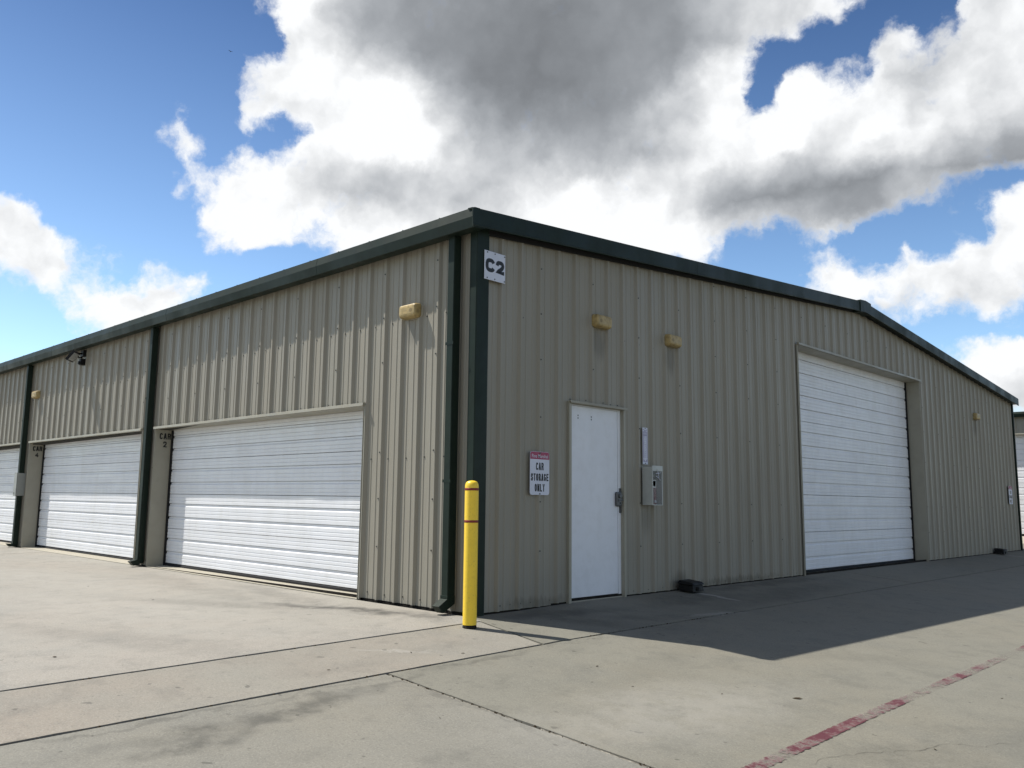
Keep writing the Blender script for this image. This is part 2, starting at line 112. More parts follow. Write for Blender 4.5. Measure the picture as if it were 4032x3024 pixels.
def ramp_row(vals, inp):
    r = wn('ShaderNodeValToRGB'); L.new(inp, r.inputs[0]); r.color_ramp.interpolation = 'LINEAR'
    n = len(vals); E_ = r.color_ramp.elements
    E_[0].position = 0; E_[0].color = (vals[0][0], vals[0][1], 0, 1); E_[1].position = 1; E_[1].color = (vals[-1][0], vals[-1][1], 0, 1)
    for i in range(1, n-1):
        q = E_.new(i/(n-1)); q.color = (vals[i][0], vals[i][1], 0, 1)
    return r.outputs[0]
tot = None
for i, row in enumerate(SKYROWS):
    c_ = wmix(half, ramp_row(row[:32], uL), ramp_row(row[31:], uR))
    w_ = wm('SUBTRACT', 1.0, wm('ABSOLUTE', wm('SUBTRACT', ee, float(i))), clamp=True)
    c_ = wv('SCALE', c_, s=w_).outputs[0]
    tot = c_ if tot is None else wv('ADD', tot, c_).outputs[0]
st_ = wn('ShaderNodeSeparateXYZ'); L.new(tot, st_.inputs[0])
cov, bri = st_.outputs[0], st_.outputs[1]
vd = wv('DOT_PRODUCT', D0, (-.69, .711, .138)).outputs['Value']
inside = wmap(vd, math.cos(R_(50)), math.cos(R_(38)), 0, 1)
# the rest of the sky carries the same broken cumulus; unseen, its brightness is set for the ambient light
sz = wn('ShaderNodeSeparateXYZ'); L.new(D0, sz.inputs[0])
gen = wnoise(D1, 2.6, 4, .5).outputs['Fac']
genc = wmap(gen, .46, .58, 0, 1.0)
genb = wm('SUBTRACT', wmap(sz.outputs['Z'], .15, .6, .88, .82), wmap(gen, .52, .66, 0, .30))
def lerp(t, a, b): return wm('ADD', wm('MULTIPLY', a, wm('SUBTRACT', 1.0, t)), wm('MULTIPLY', b, t))
cov = lerp(inside, genc, cov); bri = lerp(inside, genb, bri)
fb1 = wnoise(D3, 14.0, 10, .62).outputs['Fac']
bil = wnoise(D3, 30.0, 5, .55).outputs['Fac']
bil = wm('ABSOLUTE', wm('SUBTRACT', wm('MULTIPLY', bil, 2.0), 1.0))
dens = wm('ADD', cov, wm('MULTIPLY', wm('SUBTRACT', fb1, .5), 1.7))
dens = wm('ADD', dens, wm('MULTIPLY', wm('SUBTRACT', bil, .18), .40))
alpha = wm('MULTIPLY', wmap(dens, .26, .76, 0, 1), wmap(cov, .06, .30, 0, 1))
OFF = (-.020, -.012, .034)
def relief_of(scale, det, k, src):
    d2 = wv('ADD', src, tuple(q*k for q in OFF)).outputs[0]
    a = wnoise(src, scale, det, .5).outputs['Fac']; b = wnoise(d2, scale, det, .5).outputs['Fac']
    return wm('SUBTRACT', a, b)
relief = wm('ADD', wm('MULTIPLY', relief_of(7.0, 3, 1.0, D3), .45), wm('MULTIPLY', relief_of(20.0, 5, .5, D3), .42))
relief = wm('MULTIPLY', relief, wmap(bri, .4, .85, .30, 1.0))
b_ = wm('ADD', wm('ADD', bri, relief), wm('MULTIPLY', wm('SUBTRACT', wnoise(D0, 9.0, 4, .5).outputs['Fac'], .5), .22))
b_ = wm('ADD', b_, wm('MULTIPLY', wm('SUBTRACT', 1.0, wmap(dens, .3, .9, 0, 1)), .10))
b_ = wm('ADD', b_, wmap(bri, .75, .95, 0, .02))
b_ = wm('MINIMUM', wm('MAXIMUM', b_, .22), 1.0)
lum = wm('POWER', wm('ADD', wm('MULTIPLY', b_, .80), .20), 2.2)
tintc = wmix(wmap(b_, .4, 1.0, 0, 1), (.93, .99, 1.07), (.985, 1.0, 1.015))
cl = wv('SCALE', wv('SCALE', tintc, s=lum).outputs[0], s=9.9*0.80).outputs[0]
# the air near the horizon is hazier and paler, the upper sky deeper
hz_ = wmap(sz.outputs['Z'], .08, .55, 0, 1, False)
skyc = wv('MULTIPLY', wv('MULTIPLY', sky.outputs[0], (.74, .86, .98)).outputs[0], wmix(hz_, (1.92, 1.85, 1.70), (.50, .60, .72))).outputs[0]
col = wmix(alpha, skyc, cl)
bg = wn('ShaderNodeBackground'); bg.inputs['Strength'].default_value = 0.1
L.new(col, bg.inputs['Color'])
wo = wn('ShaderNodeOutputWorld'); L.new(bg.outputs[0], wo.inputs[0])
# ------------------------------------------------------------------ materials
def mat(name, color, rough=.6, metal=0.0, spec=.5, noise=None, streak=0, bump=None, speck=None, coat=0, dark_patches=None):
    m = bpy.data.materials.new(name); m.use_nodes = True
    nt = m.node_tree; n = nt.nodes; l = nt.links
    b = n['Principled BSDF']
    b.inputs['Roughness'].default_value = rough; b.inputs['Metallic'].default_value = metal
    b.inputs['Specular IOR Level'].default_value = spec
    if coat: b.inputs['Coat Weight'].default_value = coat
    geo = n.new('ShaderNodeNewGeometry'); pos = geo.outputs['Position']
    cur = None
    def rgb(c):
        x = n.new('ShaderNodeRGB'); x.outputs[0].default_value = (*c, 1); return x.outputs[0]
    def mix(f, a, bb, mode='MIX'):
        x = n.new('ShaderNodeMix'); x.data_type = 'RGBA'; x.blend_type = mode
        if isinstance(f, (int, float)): x.inputs[0].default_value = f
        else: l.new(f, x.inputs[0])
        l.new(a, x.inputs[6]); l.new(bb, x.inputs[7]); return x.outputs[2]
    def noi(scale, detail=5, rough_=.55, vs=(1, 1, 1)):
        mp = n.new('ShaderNodeMapping'); mp.inputs['Scale'].default_value = vs; l.new(pos, mp.inputs[0])
        x = n.new('ShaderNodeTexNoise'); x.inputs['Scale'].default_value = scale; x.inputs['Detail'].default_value = detail
        x.inputs['Roughness'].default_value = rough_; l.new(mp.outputs[0], x.inputs['Vector']); return x.outputs['Fac']
    def ramp(v, a, c, lo=0, hi=1):
        x = n.new('ShaderNodeMapRange'); x.interpolation_type = 'SMOOTHSTEP'; l.new(v, x.inputs[0])
        x.inputs[1].default_value = a; x.inputs[2].default_value = c; x.inputs[3].default_value = lo; x.inputs[4].default_value = hi
        return x.outputs[0]
    cur = rgb(color)
    if noise:
        for sc, amt, c2, vs in noise:
            cur = mix(ramp(noi(sc, 6, .6, vs), .42, .68, 0, amt), cur, rgb(c2))
    if dark_patches:
        sub = n.new('ShaderNodeVectorMath'); sub.operation = 'SUBTRACT'; mpn = n.new('ShaderNodeMapping'); mpn.inputs['Scale'].default_value = (14, 14, 1.2); l.new(pos, mpn.inputs[0])
        tx = n.new('ShaderNodeTexNoise'); tx.inputs['Scale'].default_value = 1.5; tx.inputs['Detail'].default_value = 5; l.new(mpn.outputs[0], tx.inputs['Vector'])
        l.new(tx.outputs['Color'], sub.inputs[0]); sub.inputs[1].default_value = (.5, .5, .5)
        sc_ = n.new('ShaderNodeVectorMath'); sc_.operation = 'SCALE'; l.new(sub.outputs[0], sc_.inputs[0]); sc_.inputs[3].default_value = .22
        ad_ = n.new('ShaderNodeVectorMath'); ad_.operation = 'ADD'; l.new(pos, ad_.inputs[0]); l.new(sc_.outputs[0], ad_.inputs[1])
        for (dx, dy, dz, sx_, sy_, sz_, st_) in dark_patches:
            mp = n.new('ShaderNodeMapping'); mp.vector_type = 'TEXTURE'; mp.inputs['Location'].default_value = (dx, dy, dz); mp.inputs['Scale'].default_value = (sx_, sy_, sz_); l.new(ad_.outputs[0], mp.inputs[0])
            ln = n.new('ShaderNodeVectorMath'); ln.operation = 'LENGTH'; l.new(mp.outputs[0], ln.inputs[0])
            cur = mix(ramp(ln.outputs['Value'], .3, 1.3, st_, 0), cur, rgb((.07, .063, .048)))
    if speck:
        cur = mix(ramp(noi(speck[0], 2, .5), .60, .70, 0, speck[1]), cur, rgb(speck[2]))
    l.new(cur, b.inputs['Base Color'])
    if bump:
        bp = n.new('ShaderNodeBump'); bp.inputs['Strength'].default_value = bump[1]; bp.inputs['Distance'].default_value = bump[2]
        l.new(noi(bump[0], 4, .6, bump[3] if len(bump) > 3 else (1, 1, 1)), bp.inputs['Height']); l.new(bp.outputs[0], b.inputs['Normal'])
    if noise:
        l.new(ramp(noi(noise[0][0]*1.7, 4, .6, noise[0][3]), .3, .7, max(.05, rough-.08), min(1, rough+.12)), b.inputs['Roughness'])
    return m
V1 = (1, 1, 1)
M_tan = mat('tan_painted_steel', (.285, .264, .216), .48, 0, .36, noise=[(1.1, .28, (.235, .22, .175), (1, 1, .22)), (6, .20, (.245, .228, .182), (2.2, 2.2, .10)), (.5, .25, (.32, .304, .25), V1)], bump=(1.6, .16, .03, (1, 1, .5)), speck=(90, .15, (.2, .185, .15)),
            dark_patches=[(.06, 2.03, 2.98, 1, .13, .22, .38), (.06, 3.52, 2.98, 1, .13, .22, .38), (.06, 2.95, .93, 1, .12, .22, .32), (.06, 16.3, 3.0, 1, .12, .22, .35), (-1.0, .03, 2.95, .12, 1, .16, .3), (.06, 3.68, .12, 1, .22, .14, .5), (.06, 1.0, .05, 1, .6, .07, .4), (.06, 5.0, .06, 1, 1.4, .06, .45)])  # soft dark patches below the lights and cabinet and at the wall foot
M_tantrim = mat('tan_trim_steel', (.33, .312, .25), .45, 0, .45, noise=[(1.5, .35, (.25, .235, .195), (1, 1, .4)), (7, .2, (.24, .225, .18), V1)], bump=(3, .08, .02))
M_green = mat('dark_green_steel', (.011, .021, .0145), .48, 0, .2, noise=[(1.0, .4, (.018, .027, .022), (1, 1, .6)), (8, .35, (.006, .010, .008), V1)], bump=(2, .08, .02))
M_white = mat('white_door_steel', (.775, .785, .815), .40, 0, .5, noise=[(1.2, .30, (.68, .69, .72), (1, 1, 2.5)), (9, .22, (.62, .62, .62), (1, 1, .3)), (2.2, .15, (.55, .54, .50), (1, 1, .5))], bump=(3, .05, .02))
M_pdoor = mat('white_personnel_door_paint', (.76, .775, .81), .5, 0, .4, noise=[(1.6, .35, (.66, .675, .71), (1, 1, .5)), (7, .22, (.58, .58, .58), V1)], bump=(4, .06, .01))
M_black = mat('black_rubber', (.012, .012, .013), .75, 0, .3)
M_blackpl = mat('black_plastic', (.006, .006, .007), .55, 0, .3, noise=[(9, .4, (.014, .014, .013), V1)])
M_yellow = mat('yellow_sleeve_plastic', (.93, .64, .04), .40, 0, .5, noise=[(4, .28, (.85, .56, .03), (1, 1, .4)), (22, .22, (.70, .46, .04), V1)], speck=(60, .25, (.35, .27, .06)), bump=(14, .05, .01))
M_red = mat('red_reflective_tape', (.20, .012, .012), .4)
M_screw = mat('screw_steel', (.06, .06, .055), .5, .6)
M_signw = mat('white_sign_aluminium', (.60, .62, .70), .45, 0, .5, noise=[(5, .2, (.52, .54, .62), V1)])
M_signk = mat('black_sign_print', (.006, .006, .007), .5)
M_signr = mat('maroon_sign_print', (.33, .045, .10), .5, noise=[(6, .3, (.26, .04, .085), V1)])
M_mauve = mat('faded_red_sign_print', (.30, .27, .40), .55, noise=[(14, .6, (.42, .40, .50), V1)])
M_lens = mat('yellowed_polycarbonate_lens', (.42, .31, .13), .42, 0, .45, noise=[(9, .5, (.27, .20, .085), V1), (24, .6, (.17, .12, .05), V1), (4, .3, (.48, .38, .19), V1)], bump=(20, .05, .01))
M_lensd = mat('dark_stained_lens', (.21, .15, .055), .5, noise=[(15, .5, (.3, .22, .09), V1)])
M_cream = mat('cream_housing_plastic', (.46, .43, .34), .5, noise=[(9, .4, (.33, .30, .21), V1)])
M_greymet = mat('grey_cast_metal', (.12, .125, .13), .42, .55, .5, noise=[(16, .5, (.065, .068, .07), V1)])
M_greybox = mat('grey_box_enamel', (.30, .315, .30), .45, 0, .5, noise=[(5, .4, (.24, .25, .235), V1)])
M_cabin = mat('cabinet_white_enamel', (.46, .48, .46), .4, 0, .5, noise=[(6, .4, (.34, .355, .335), V1)])
M_ered = mat('extinguisher_red', (.18, .03, .035), .35)
M_led = mat('floodlight_glass', (.42, .43, .43), .25, 0, .6, noise=[(30, .3, (.3, .3, .3), V1)])
M_dark = mat('dark_gap', (.010, .010, .009), .9, 0, .1)
M_int = mat('framing_liner', (.05, .048, .042), .9, 0, .1)
M_sill = mat('sill_concrete', (.36, .335, .275), .85, 0, .3, noise=[(3, .4, (.33, .30, .235), V1), (14, .4, (.30, .27, .21), V1)], bump=(60, .3, .01))
M_fill = mat('joint_filler', (.018, .016, .014), .95, 0, .1, noise=[(9, .4, (.05, .045, .036), V1)], bump=(50, .8, .02))
M_fillw = mat('pale_joint_sealant', (.30, .275, .23), .9, 0, .2, noise=[(6, .75, (.09, .08, .066), V1), (30, .5, (.42, .40, .34), V1)], bump=(50, .8, .02))
M_leaf = mat('dry_leaf', (.045, .032, .018), .9, 0, .2)
M_bird = mat('bird_feathers', (.012, .012, .013), .8)
gm = bpy.data.materials.new('clear_acrylic'); gm.use_nodes = True
_b = gm.node_tree.nodes['Principled BSDF']; _b.inputs['Transmission Weight'].default_value = .0; _b.inputs['Roughness'].default_value = .12
_b.inputs['Base Color'].default_value = (.25, .27, .28, 1); _b.inputs['Alpha'].default_value = .22
M_acr = gm

# concrete with stains that have places of their own (world metres): x, y, long radius, short radius, angle, strength
STAINS = [(-1.2, -.55, 1.1, .15, R_(200), .95), (-2.6, -1.35, 1.6, .20, R_(207), .32), (-.3, -.28, .45, .14, R_(170), .6),
          (-2.8, -.40, 1.5, .18, R_(172), .34), (-5.2, -.55, 1.2, .22, R_(175), .22), (-3.8, -.75, 1.7, .25, R_(178), .2),
          (1.31, -3.6, 1.9, .03, R_(90), .34), (1.28, .6, 1.6, .02, R_(90), .3), (2.2, -1.99, .9, .02, R_(0), .3),
          (1.55, -3.0, .9, .12, R_(94), .65), (1.75, -3.6, .35, .10, R_(100), .6), (1.45, -2.3, .8, .05, R_(92), .5),
          (.35, 1.0, .9, .16, R_(80), .5), (.55, 3.2, 1.0, .2, R_(88), .45), (.25, 5.5, 2.0, .12, R_(90), .45), (.75, .9, .6, .22, R_(30), .45), (1.0, 1.8, .8, .12, R_(70), .3), (.35, 3.0, .5, .2, R_(85), .3),
          (.8, 5.0, 2.2, .28, R_(92), .32), (1.35, -1.1, .6, .04, R_(92), .4), (3.0, 1.8, .7, .2, R_(40), .16),
          (4.4, -.6, .6, .25, R_(60), .22), (4.9, .8, 1.0, .4, R_(80), .25), (-1.0, -2.9, 1.6, .25, R_(200), .2),
          (3.1, -2.6, .7, .25, R_(10), .13), (2.2, .2, 1.2, .18, R_(105), .12), (.9, -1.6, .9, .12, R_(95), .12)]
PALES = [(.52, 3.68, .30, .07, R_(20), .8), (.52, 17.2, .3, .07, R_(20), .8), (-3.0, -2.2, 2.2, .7, R_(190), .35), (-6, -1.6, 2.5, .6, R_(182), .35),
         (.75, -1.5, .35, .03, R_(60), .5), (3.0, -1.0, 1.2, .5, R_(80), .3), (1.2, 2.6, .6, .05, R_(80), .4)]
def concrete(name, base, warm, grey, seed):
    m = bpy.data.materials.new(name); m.use_nodes = True
    nt = m.node_tree; n = nt.nodes; l = nt.links; b = n['Principled BSDF']
    b.inputs['Roughness'].default_value = .82; b.inputs['Specular IOR Level'].default_value = .3
    geo = n.new('ShaderNodeNewGeometry'); pos = geo.outputs['Position']
    def math_(op, a, bb=None):
        x = n.new('ShaderNodeMath'); x.operation = op
        for i, v in enumerate((a, bb)):
            if v is None: continue
            if isinstance(v, (int, float)): x.inputs[i].default_value = v
            else: l.new(v, x.inputs[i])
        return x.outputs[0]
    def noi(scale, detail=5, rough_=.55, loc=(0, 0, 0), vs=V1, out='Fac', vec=None):
        mp = n.new('ShaderNodeMapping'); mp.inputs['Scale'].default_value = vs; mp.inputs['Location'].default_value = loc; l.new(vec or pos, mp.inputs[0])
        x = n.new('ShaderNodeTexNoise'); x.inputs['Scale'].default_value = scale; x.inputs['Detail'].default_value = detail
        x.inputs['Roughness'].default_value = rough_; l.new(mp.outputs[0], x.inputs['Vector']); return x.outputs[out]
    def rgb(c):
        x = n.new('ShaderNodeRGB'); x.outputs[0].default_value = (*c, 1); return x.outputs[0]
    def mix(f, a, bb, mode='MIX'):
        x = n.new('ShaderNodeMix'); x.data_type = 'RGBA'; x.blend_type = mode
        if isinstance(f, (int, float)): x.inputs[0].default_value = f
        else: l.new(f, x.inputs[0])
        l.new(a, x.inputs[6]); l.new(bb, x.inputs[7]); return x.outputs[2]
    def ramp(v, a, c, lo=0, hi=1):
        x = n.new('ShaderNodeMapRange'); x.interpolation_type = 'SMOOTHSTEP'; l.new(v, x.inputs[0])
        x.inputs[1].default_value = a; x.inputs[2].default_value = c; x.inputs[3].default_value = lo; x.inputs[4].default_value = hi
        return x.outputs[0]
    sh = (seed*3.1, seed*1.7, 0)
    cur = mix(ramp(noi(.42, 5, .6, sh), .36, .66), rgb(base), rgb(warm))
    cur = mix(ramp(noi(.9, 6, .62, (seed, 4+seed, 0)), .46, .70, 0, .75), cur, rgb(grey))
    cur = mix(ramp(noi(2.6, 6, .65, (seed, 9, 0)), .45, .75, 0, .35), cur, rgb(tuple(x*.72 for x in grey)))
    cur = mix(ramp(noi(9, 6, .7, (seed, 2, 0)), .50, .72, 0, .22), cur, rgb(tuple(x*1.22 for x in base)))
    cur = mix(ramp(noi(52, 4, .65), .52, .70, 0, .5), cur, rgb(tuple(x*.55 for x in base)))
    cur = mix(ramp(noi(95, 3, .65), .48, .66, 0, .55), cur, rgb(tuple(x*1.38 for x in base)))
    # small dark spots
    cur = mix(ramp(noi(3.4, 9, .72, (5, seed, 3)), .50, .66, 0, .30), cur, rgb(tuple(x*.62 for x in grey)))
    cur = mix(ramp(noi(11, 2, .4, (3, seed, 0)), .72, .75, 0, .6), cur, rgb(tuple(x*.35 for x in base)))
    # warped coordinates for the stains
    sub = n.new('ShaderNodeVectorMath'); sub.operation = 'SUBTRACT'; l.new(noi(1.6, 6, .65, out='Color'), sub.inputs[0]); sub.inputs[1].default_value = (.5, .5, .5)
    sc = n.new('ShaderNodeVectorMath'); sc.operation = 'SCALE'; l.new(sub.outputs[0], sc.inputs[0]); sc.inputs[3].default_value = .75
    ad = n.new('ShaderNodeVectorMath'); ad.operation = 'ADD'; l.new(pos, ad.inputs[0]); l.new(sc.outputs[0], ad.inputs[1]); wp = ad.outputs[0]
    def patch(lst):
        tot = None
        for x, y, rl, rs, an, st in lst:
            mp = n.new('ShaderNodeMapping'); mp.vector_type = 'TEXTURE'
            mp.inputs['Location'].default_value = (x, y, 0); mp.inputs['Rotation'].default_value = (0, 0, an); mp.inputs['Scale'].default_value = (rl, rs, 60)
            l.new(wp, mp.inputs[0])
            ln = n.new('ShaderNodeVectorMath'); ln.operation = 'LENGTH'; l.new(mp.outputs[0], ln.inputs[0])
            v = ramp(ln.outputs['Value'], .25, 1.5, st, 0)
            tot = v if tot is None else math_('MAXIMUM', tot, v)
        return tot
    brk = ramp(noi(4.5, 6, .7, (1, 1, 0)), .32, .58, .35, 1)
    cur = mix(math_('MULTIPLY', patch(STAINS), brk), cur, rgb(tuple(x*.30 for x in grey)))
    cur = mix(math_('MULTIPLY', patch(PALES), brk), cur, rgb((.36, .345, .31)))
    l.new(cur, b.inputs['Base Color'])
    bp = n.new('ShaderNodeBump'); bp.inputs['Strength'].default_value = .35; bp.inputs['Distance'].default_value = .004
    h = math_('ADD', noi(70, 4, .7), math_('MULTIPLY', noi(9, 4, .6), 1.5)); l.new(h, bp.inputs['Height']); l.new(bp.outputs[0], b.inputs['Normal'])
    return m
KC = 0.75
def kc(*c): return tuple(x*KC for x in c)
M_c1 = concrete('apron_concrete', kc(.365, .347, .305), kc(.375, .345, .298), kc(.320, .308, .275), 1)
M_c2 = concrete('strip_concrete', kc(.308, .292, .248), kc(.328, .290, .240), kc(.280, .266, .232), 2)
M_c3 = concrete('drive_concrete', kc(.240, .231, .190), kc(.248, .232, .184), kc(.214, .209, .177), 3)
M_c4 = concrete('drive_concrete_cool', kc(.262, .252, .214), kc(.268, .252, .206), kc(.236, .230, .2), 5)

# ------------------------------------------------------------------ mesh helpers
def link(name, verts, faces, m, parent=None, smooth=False, kind=None, mats=None, fm=None):
    me = bpy.data.meshes.new(name); me.from_pydata([tuple(v) for v in verts], [], faces); me.update()
    for x in (mats or [m]): me.materials.append(x)
    if fm:
        for p, i in zip(me.polygons, fm): p.material_index = i
    o = bpy.data.objects.new(name, me); C.objects.link(o)
    if smooth:
        for p in me.polygons: p.use_smooth = True
    if parent: o.parent = parent
    if kind: o['kind'] = kind
    return o
def fix_normals(me):
    bm = bmesh.new(); bm.from_mesh(me); bmesh.ops.recalc_face_normals(bm, faces=bm.faces); bm.to_mesh(me); bm.free()
class MB:
    def __init__(s): s.v = []; s.f = []; s.mi = []
    def box(s, x0, x1, y0, y1, z0, z1, mi=0):
        b = len(s.v)
        s.v += [(x0, y0, z0), (x1, y0, z0), (x1, y1, z0), (x0, y1, z0), (x0, y0, z1), (x1, y0, z1), (x1, y1, z1), (x0, y1, z1)]
        for q in ((0, 3, 2, 1), (4, 5, 6, 7), (0, 1, 5, 4), (1, 2, 6, 5), (2, 3, 7, 6), (3, 0, 4, 7)):
            s.f.append(tuple(b+i for i in q)); s.mi.append(mi)
        return s
    def hexa(s, p, mi=0):
        b = len(s.v); s.v += [tuple(q) for q in p]
        for q in ((0, 3, 2, 1), (4, 5, 6, 7), (0, 1, 5, 4), (1, 2, 6, 5), (2, 3, 7, 6), (3, 0, 4, 7)):
            s.f.append(tuple(b+i for i in q)); s.mi.append(mi)
        return s
    def prism(s, prof, fn, t0, t1, closed=True, caps=True, mi=0):
        """prof: 2-D points; fn(a, b, t) -> xyz; swept from t0 to t1"""
        b = len(s.v); n = len(prof)
        s.v += [fn(p[0], p[1], t0) for p in prof] + [fn(p[0], p[1], t1) for p in prof]
        for i in range(n if closed else n-1):
            j = (i+1) % n; s.f.append((b+i, b+j, b+n+j, b+n+i)); s.mi.append(mi)
        if caps and closed:
            s.f.append(tuple(b+i for i in range(n))[::-1]); s.f.append(tuple(b+n+i for i in range(n))); s.mi += [mi, mi]
        return s
    def tube(s, pts, r, seg=8, mi=0):
        b = len(s.v); P = [Vector(p) for p in pts]
        for i, p in enumerate(P):
            d = (P[min(i+1, len(P)-1)]-P[max(i-1, 0)]).normalized()
            a = d.orthogonal().normalized() if abs(d.z) < .9 else Vector((1, 0, 0)); a = (a-d*a.dot(d)).normalized(); c = d.cross(a)
            for k in range(seg):
                t = 2*math.pi*k/seg; s.v.append(tuple(p+a*math.cos(t)*r+c*math.sin(t)*r))
        for i in range(len(P)-1):
            for k in range(seg):
                k2 = (k+1) % seg; s.f.append((b+i*seg+k, b+i*seg+k2, b+(i+1)*seg+k2, b+(i+1)*seg+k)); s.mi.append(mi)
        s.f.append(tuple(b+k for k in range(seg))[::-1]); s.mi.append(mi)
        e = b+(len(P)-1)*seg; s.f.append(tuple(e+k for k in range(seg))); s.mi.append(mi)
        return s
    def lathe(s, prof, cx, cy, seg=32, mi=0):
        b = len(s.v); n = len(prof)
        for r, z in prof:
            for k in range(seg):
                t = 2*math.pi*k/seg; s.v.append((cx+r*math.cos(t), cy+r*math.sin(t), z))
        for i in range(n-1):
            for k in range(seg):
                k2 = (k+1) % seg; s.f.append((b+i*seg+k, b+i*seg+k2, b+(i+1)*seg+k2, b+(i+1)*seg+k)); s.mi.append(mi)
        s.f.append(tuple(b+k for k in range(seg))[::-1]); s.mi.append(mi)
        e = b+(n-1)*seg; s.f.append(tuple(e+k for k in range(seg))); s.mi.append(mi)
        return s
    def build(s, name, m, parent=None, bevel=0, smooth=False, kind=None, seg=2, fix=True):
        ms = m if isinstance(m, list) else [m]
        o = link(name, s.v, s.f, None, parent, smooth, kind, mats=ms, fm=s.mi)
        if fix: fix_normals(o.data)
        if bevel:
            bv = o.modifiers.new('bevel', 'BEVEL'); bv.width = bevel; bv.segments = seg; bv.limit_method = 'ANGLE'; bv.angle_limit = R_(40)
        return o
def thing(name, label, cat, loc=(0, 0, 0), group=None):
    o = bpy.data.objects.new(name, None); C.objects.link(o); o.location = loc; o.empty_display_size = .2
    o['label'] = label; o['category'] = cat
    if group: o['group'] = group
    return o
def adopt(root):
    """children were built in world metres: keep them there"""
    inv = Matrix.Translation(-Vector(root.location))
    for o in root.children: o.matrix_parent_inverse = inv
_tc = {}
def text_mesh(txt, w, h, cond=None, bold=.02):
    """lettering as flat mesh data in the XY plane, lower-left at 0,0, scaled to w by h"""
    cu = bpy.data.curves.new('t', 'FONT'); cu.body = txt; cu.size = 1; cu.offset = bold; cu.resolution_u = 4
    to = bpy.data.objects.new('t', cu); C.objects.link(to)
    dg = bpy.context.evaluated_depsgraph_get(); me = bpy.data.meshes.new_from_object(to.evaluated_get(dg))
    C.objects.unlink(to); bpy.data.objects.remove(to)
    xs = [v.co.x for v in me.vertices]; ys = [v.co.y for v in me.vertices]
    x0, x1, y0, y1 = min(xs), max(xs), min(ys), max(ys)
    for v in me.vertices:
        v.co.x = (v.co.x-x0)/(x1-x0)*w; v.co.y = (v.co.y-y0)/(y1-y0)*h; v.co.z = 0
    return me
GL = {
 'C': [[(1,.70),(.97,.86),(.8,.97),(.5,1),(.2,.97),(.03,.84),(0,.68),(0,.32),(.03,.16),(.2,.03),(.5,0),(.8,.03),(.97,.14),(1,.30)]],
 'A': [[(0,0),(.43,1),(.57,1),(1,0)],[(.22,.30),(.78,.30)]],
 'R': [[(0,0),(0,1)],[(0,1),(.6,1),(.88,.95),(1,.82),(1,.67),(.88,.55),(.6,.49),(0,.49)],[(.6,.49),(.86,.40),(.93,.28),(.95,.1),(1,0)]],
 'S': [[(1,.72),(.95,.9),(.75,1),(.3,1),(.05,.9),(0,.75),(.08,.61),(.3,.54),(.7,.46),(.92,.38),(1,.24),(.93,.09),(.7,0),(.28,0),(.05,.1),(0,.29)]],
 'T': [[(0,1),(1,1)],[(.5,1),(.5,0)]],
 'O': [[(.5,0),(.8,.03),(.97,.16),(1,.32),(1,.68),(.97,.84),(.8,.97),(.5,1),(.2,.97),(.03,.84),(0,.68),(0,.32),(.03,.16),(.2,.03),(.5,0)]],
 'G': [[(1,.70),(.97,.86),(.8,.97),(.5,1),(.2,.97),(.03,.84),(0,.68),(0,.32),(.03,.16),(.2,.03),(.5,0),(.8,.03),(.97,.14),(1,.28),(1,.46),(.62,.46)]],
 'E': [[(1,1),(0,1),(0,0),(1,0)],[(0,.52),(.85,.52)]],
 'N': [[(0,0),(0,1)],[(0,1),(1,0)],[(1,0),(1,1)]],
 'L': [[(0,1),(0,0),(1,0)]],
 'Y': [[(0,1),(.5,.46),(1,1)],[(.5,.46),(.5,0)]],
 '2': [[(0,.70),(.04,.88),(.25,1),(.72,1),(.95,.88),(1,.72),(.92,.54),(.6,.34),(.15,.13),(0,0),(1,0)]],
 '4': [[(.72,0),(.72,1),(0,.32),(0,.25),(1,.25)]],
}
def _arc(a0, a1, n, ex=.72):
    o = []
    for k in range(n+1):
        t = R_(a0+(a1-a0)*k/n); c_, s_ = math.cos(t), math.sin(t)
        o.append((.5+.5*math.copysign(abs(c_)**ex, c_), .5+.5*math.copysign(abs(s_)**ex, s_)))
    return o
GL['C'] = [_arc(28, 332, 26)]; GL['O'] = [_arc(0, 360, 30)]
GL['G'] = [_arc(28, 325, 26)+[(1, .30), (1, .45), (.62, .45)]]
GL['2'] = [[(0, .70), (.03, .82), (.10, .92), (.25, .985), (.5, 1), (.75, .985), (.90, .92), (.98, .82), (1, .71), (.96, .58), (.85, .45), (.6, .29), (.25, .12), (.05, 0), (1, 0)]]
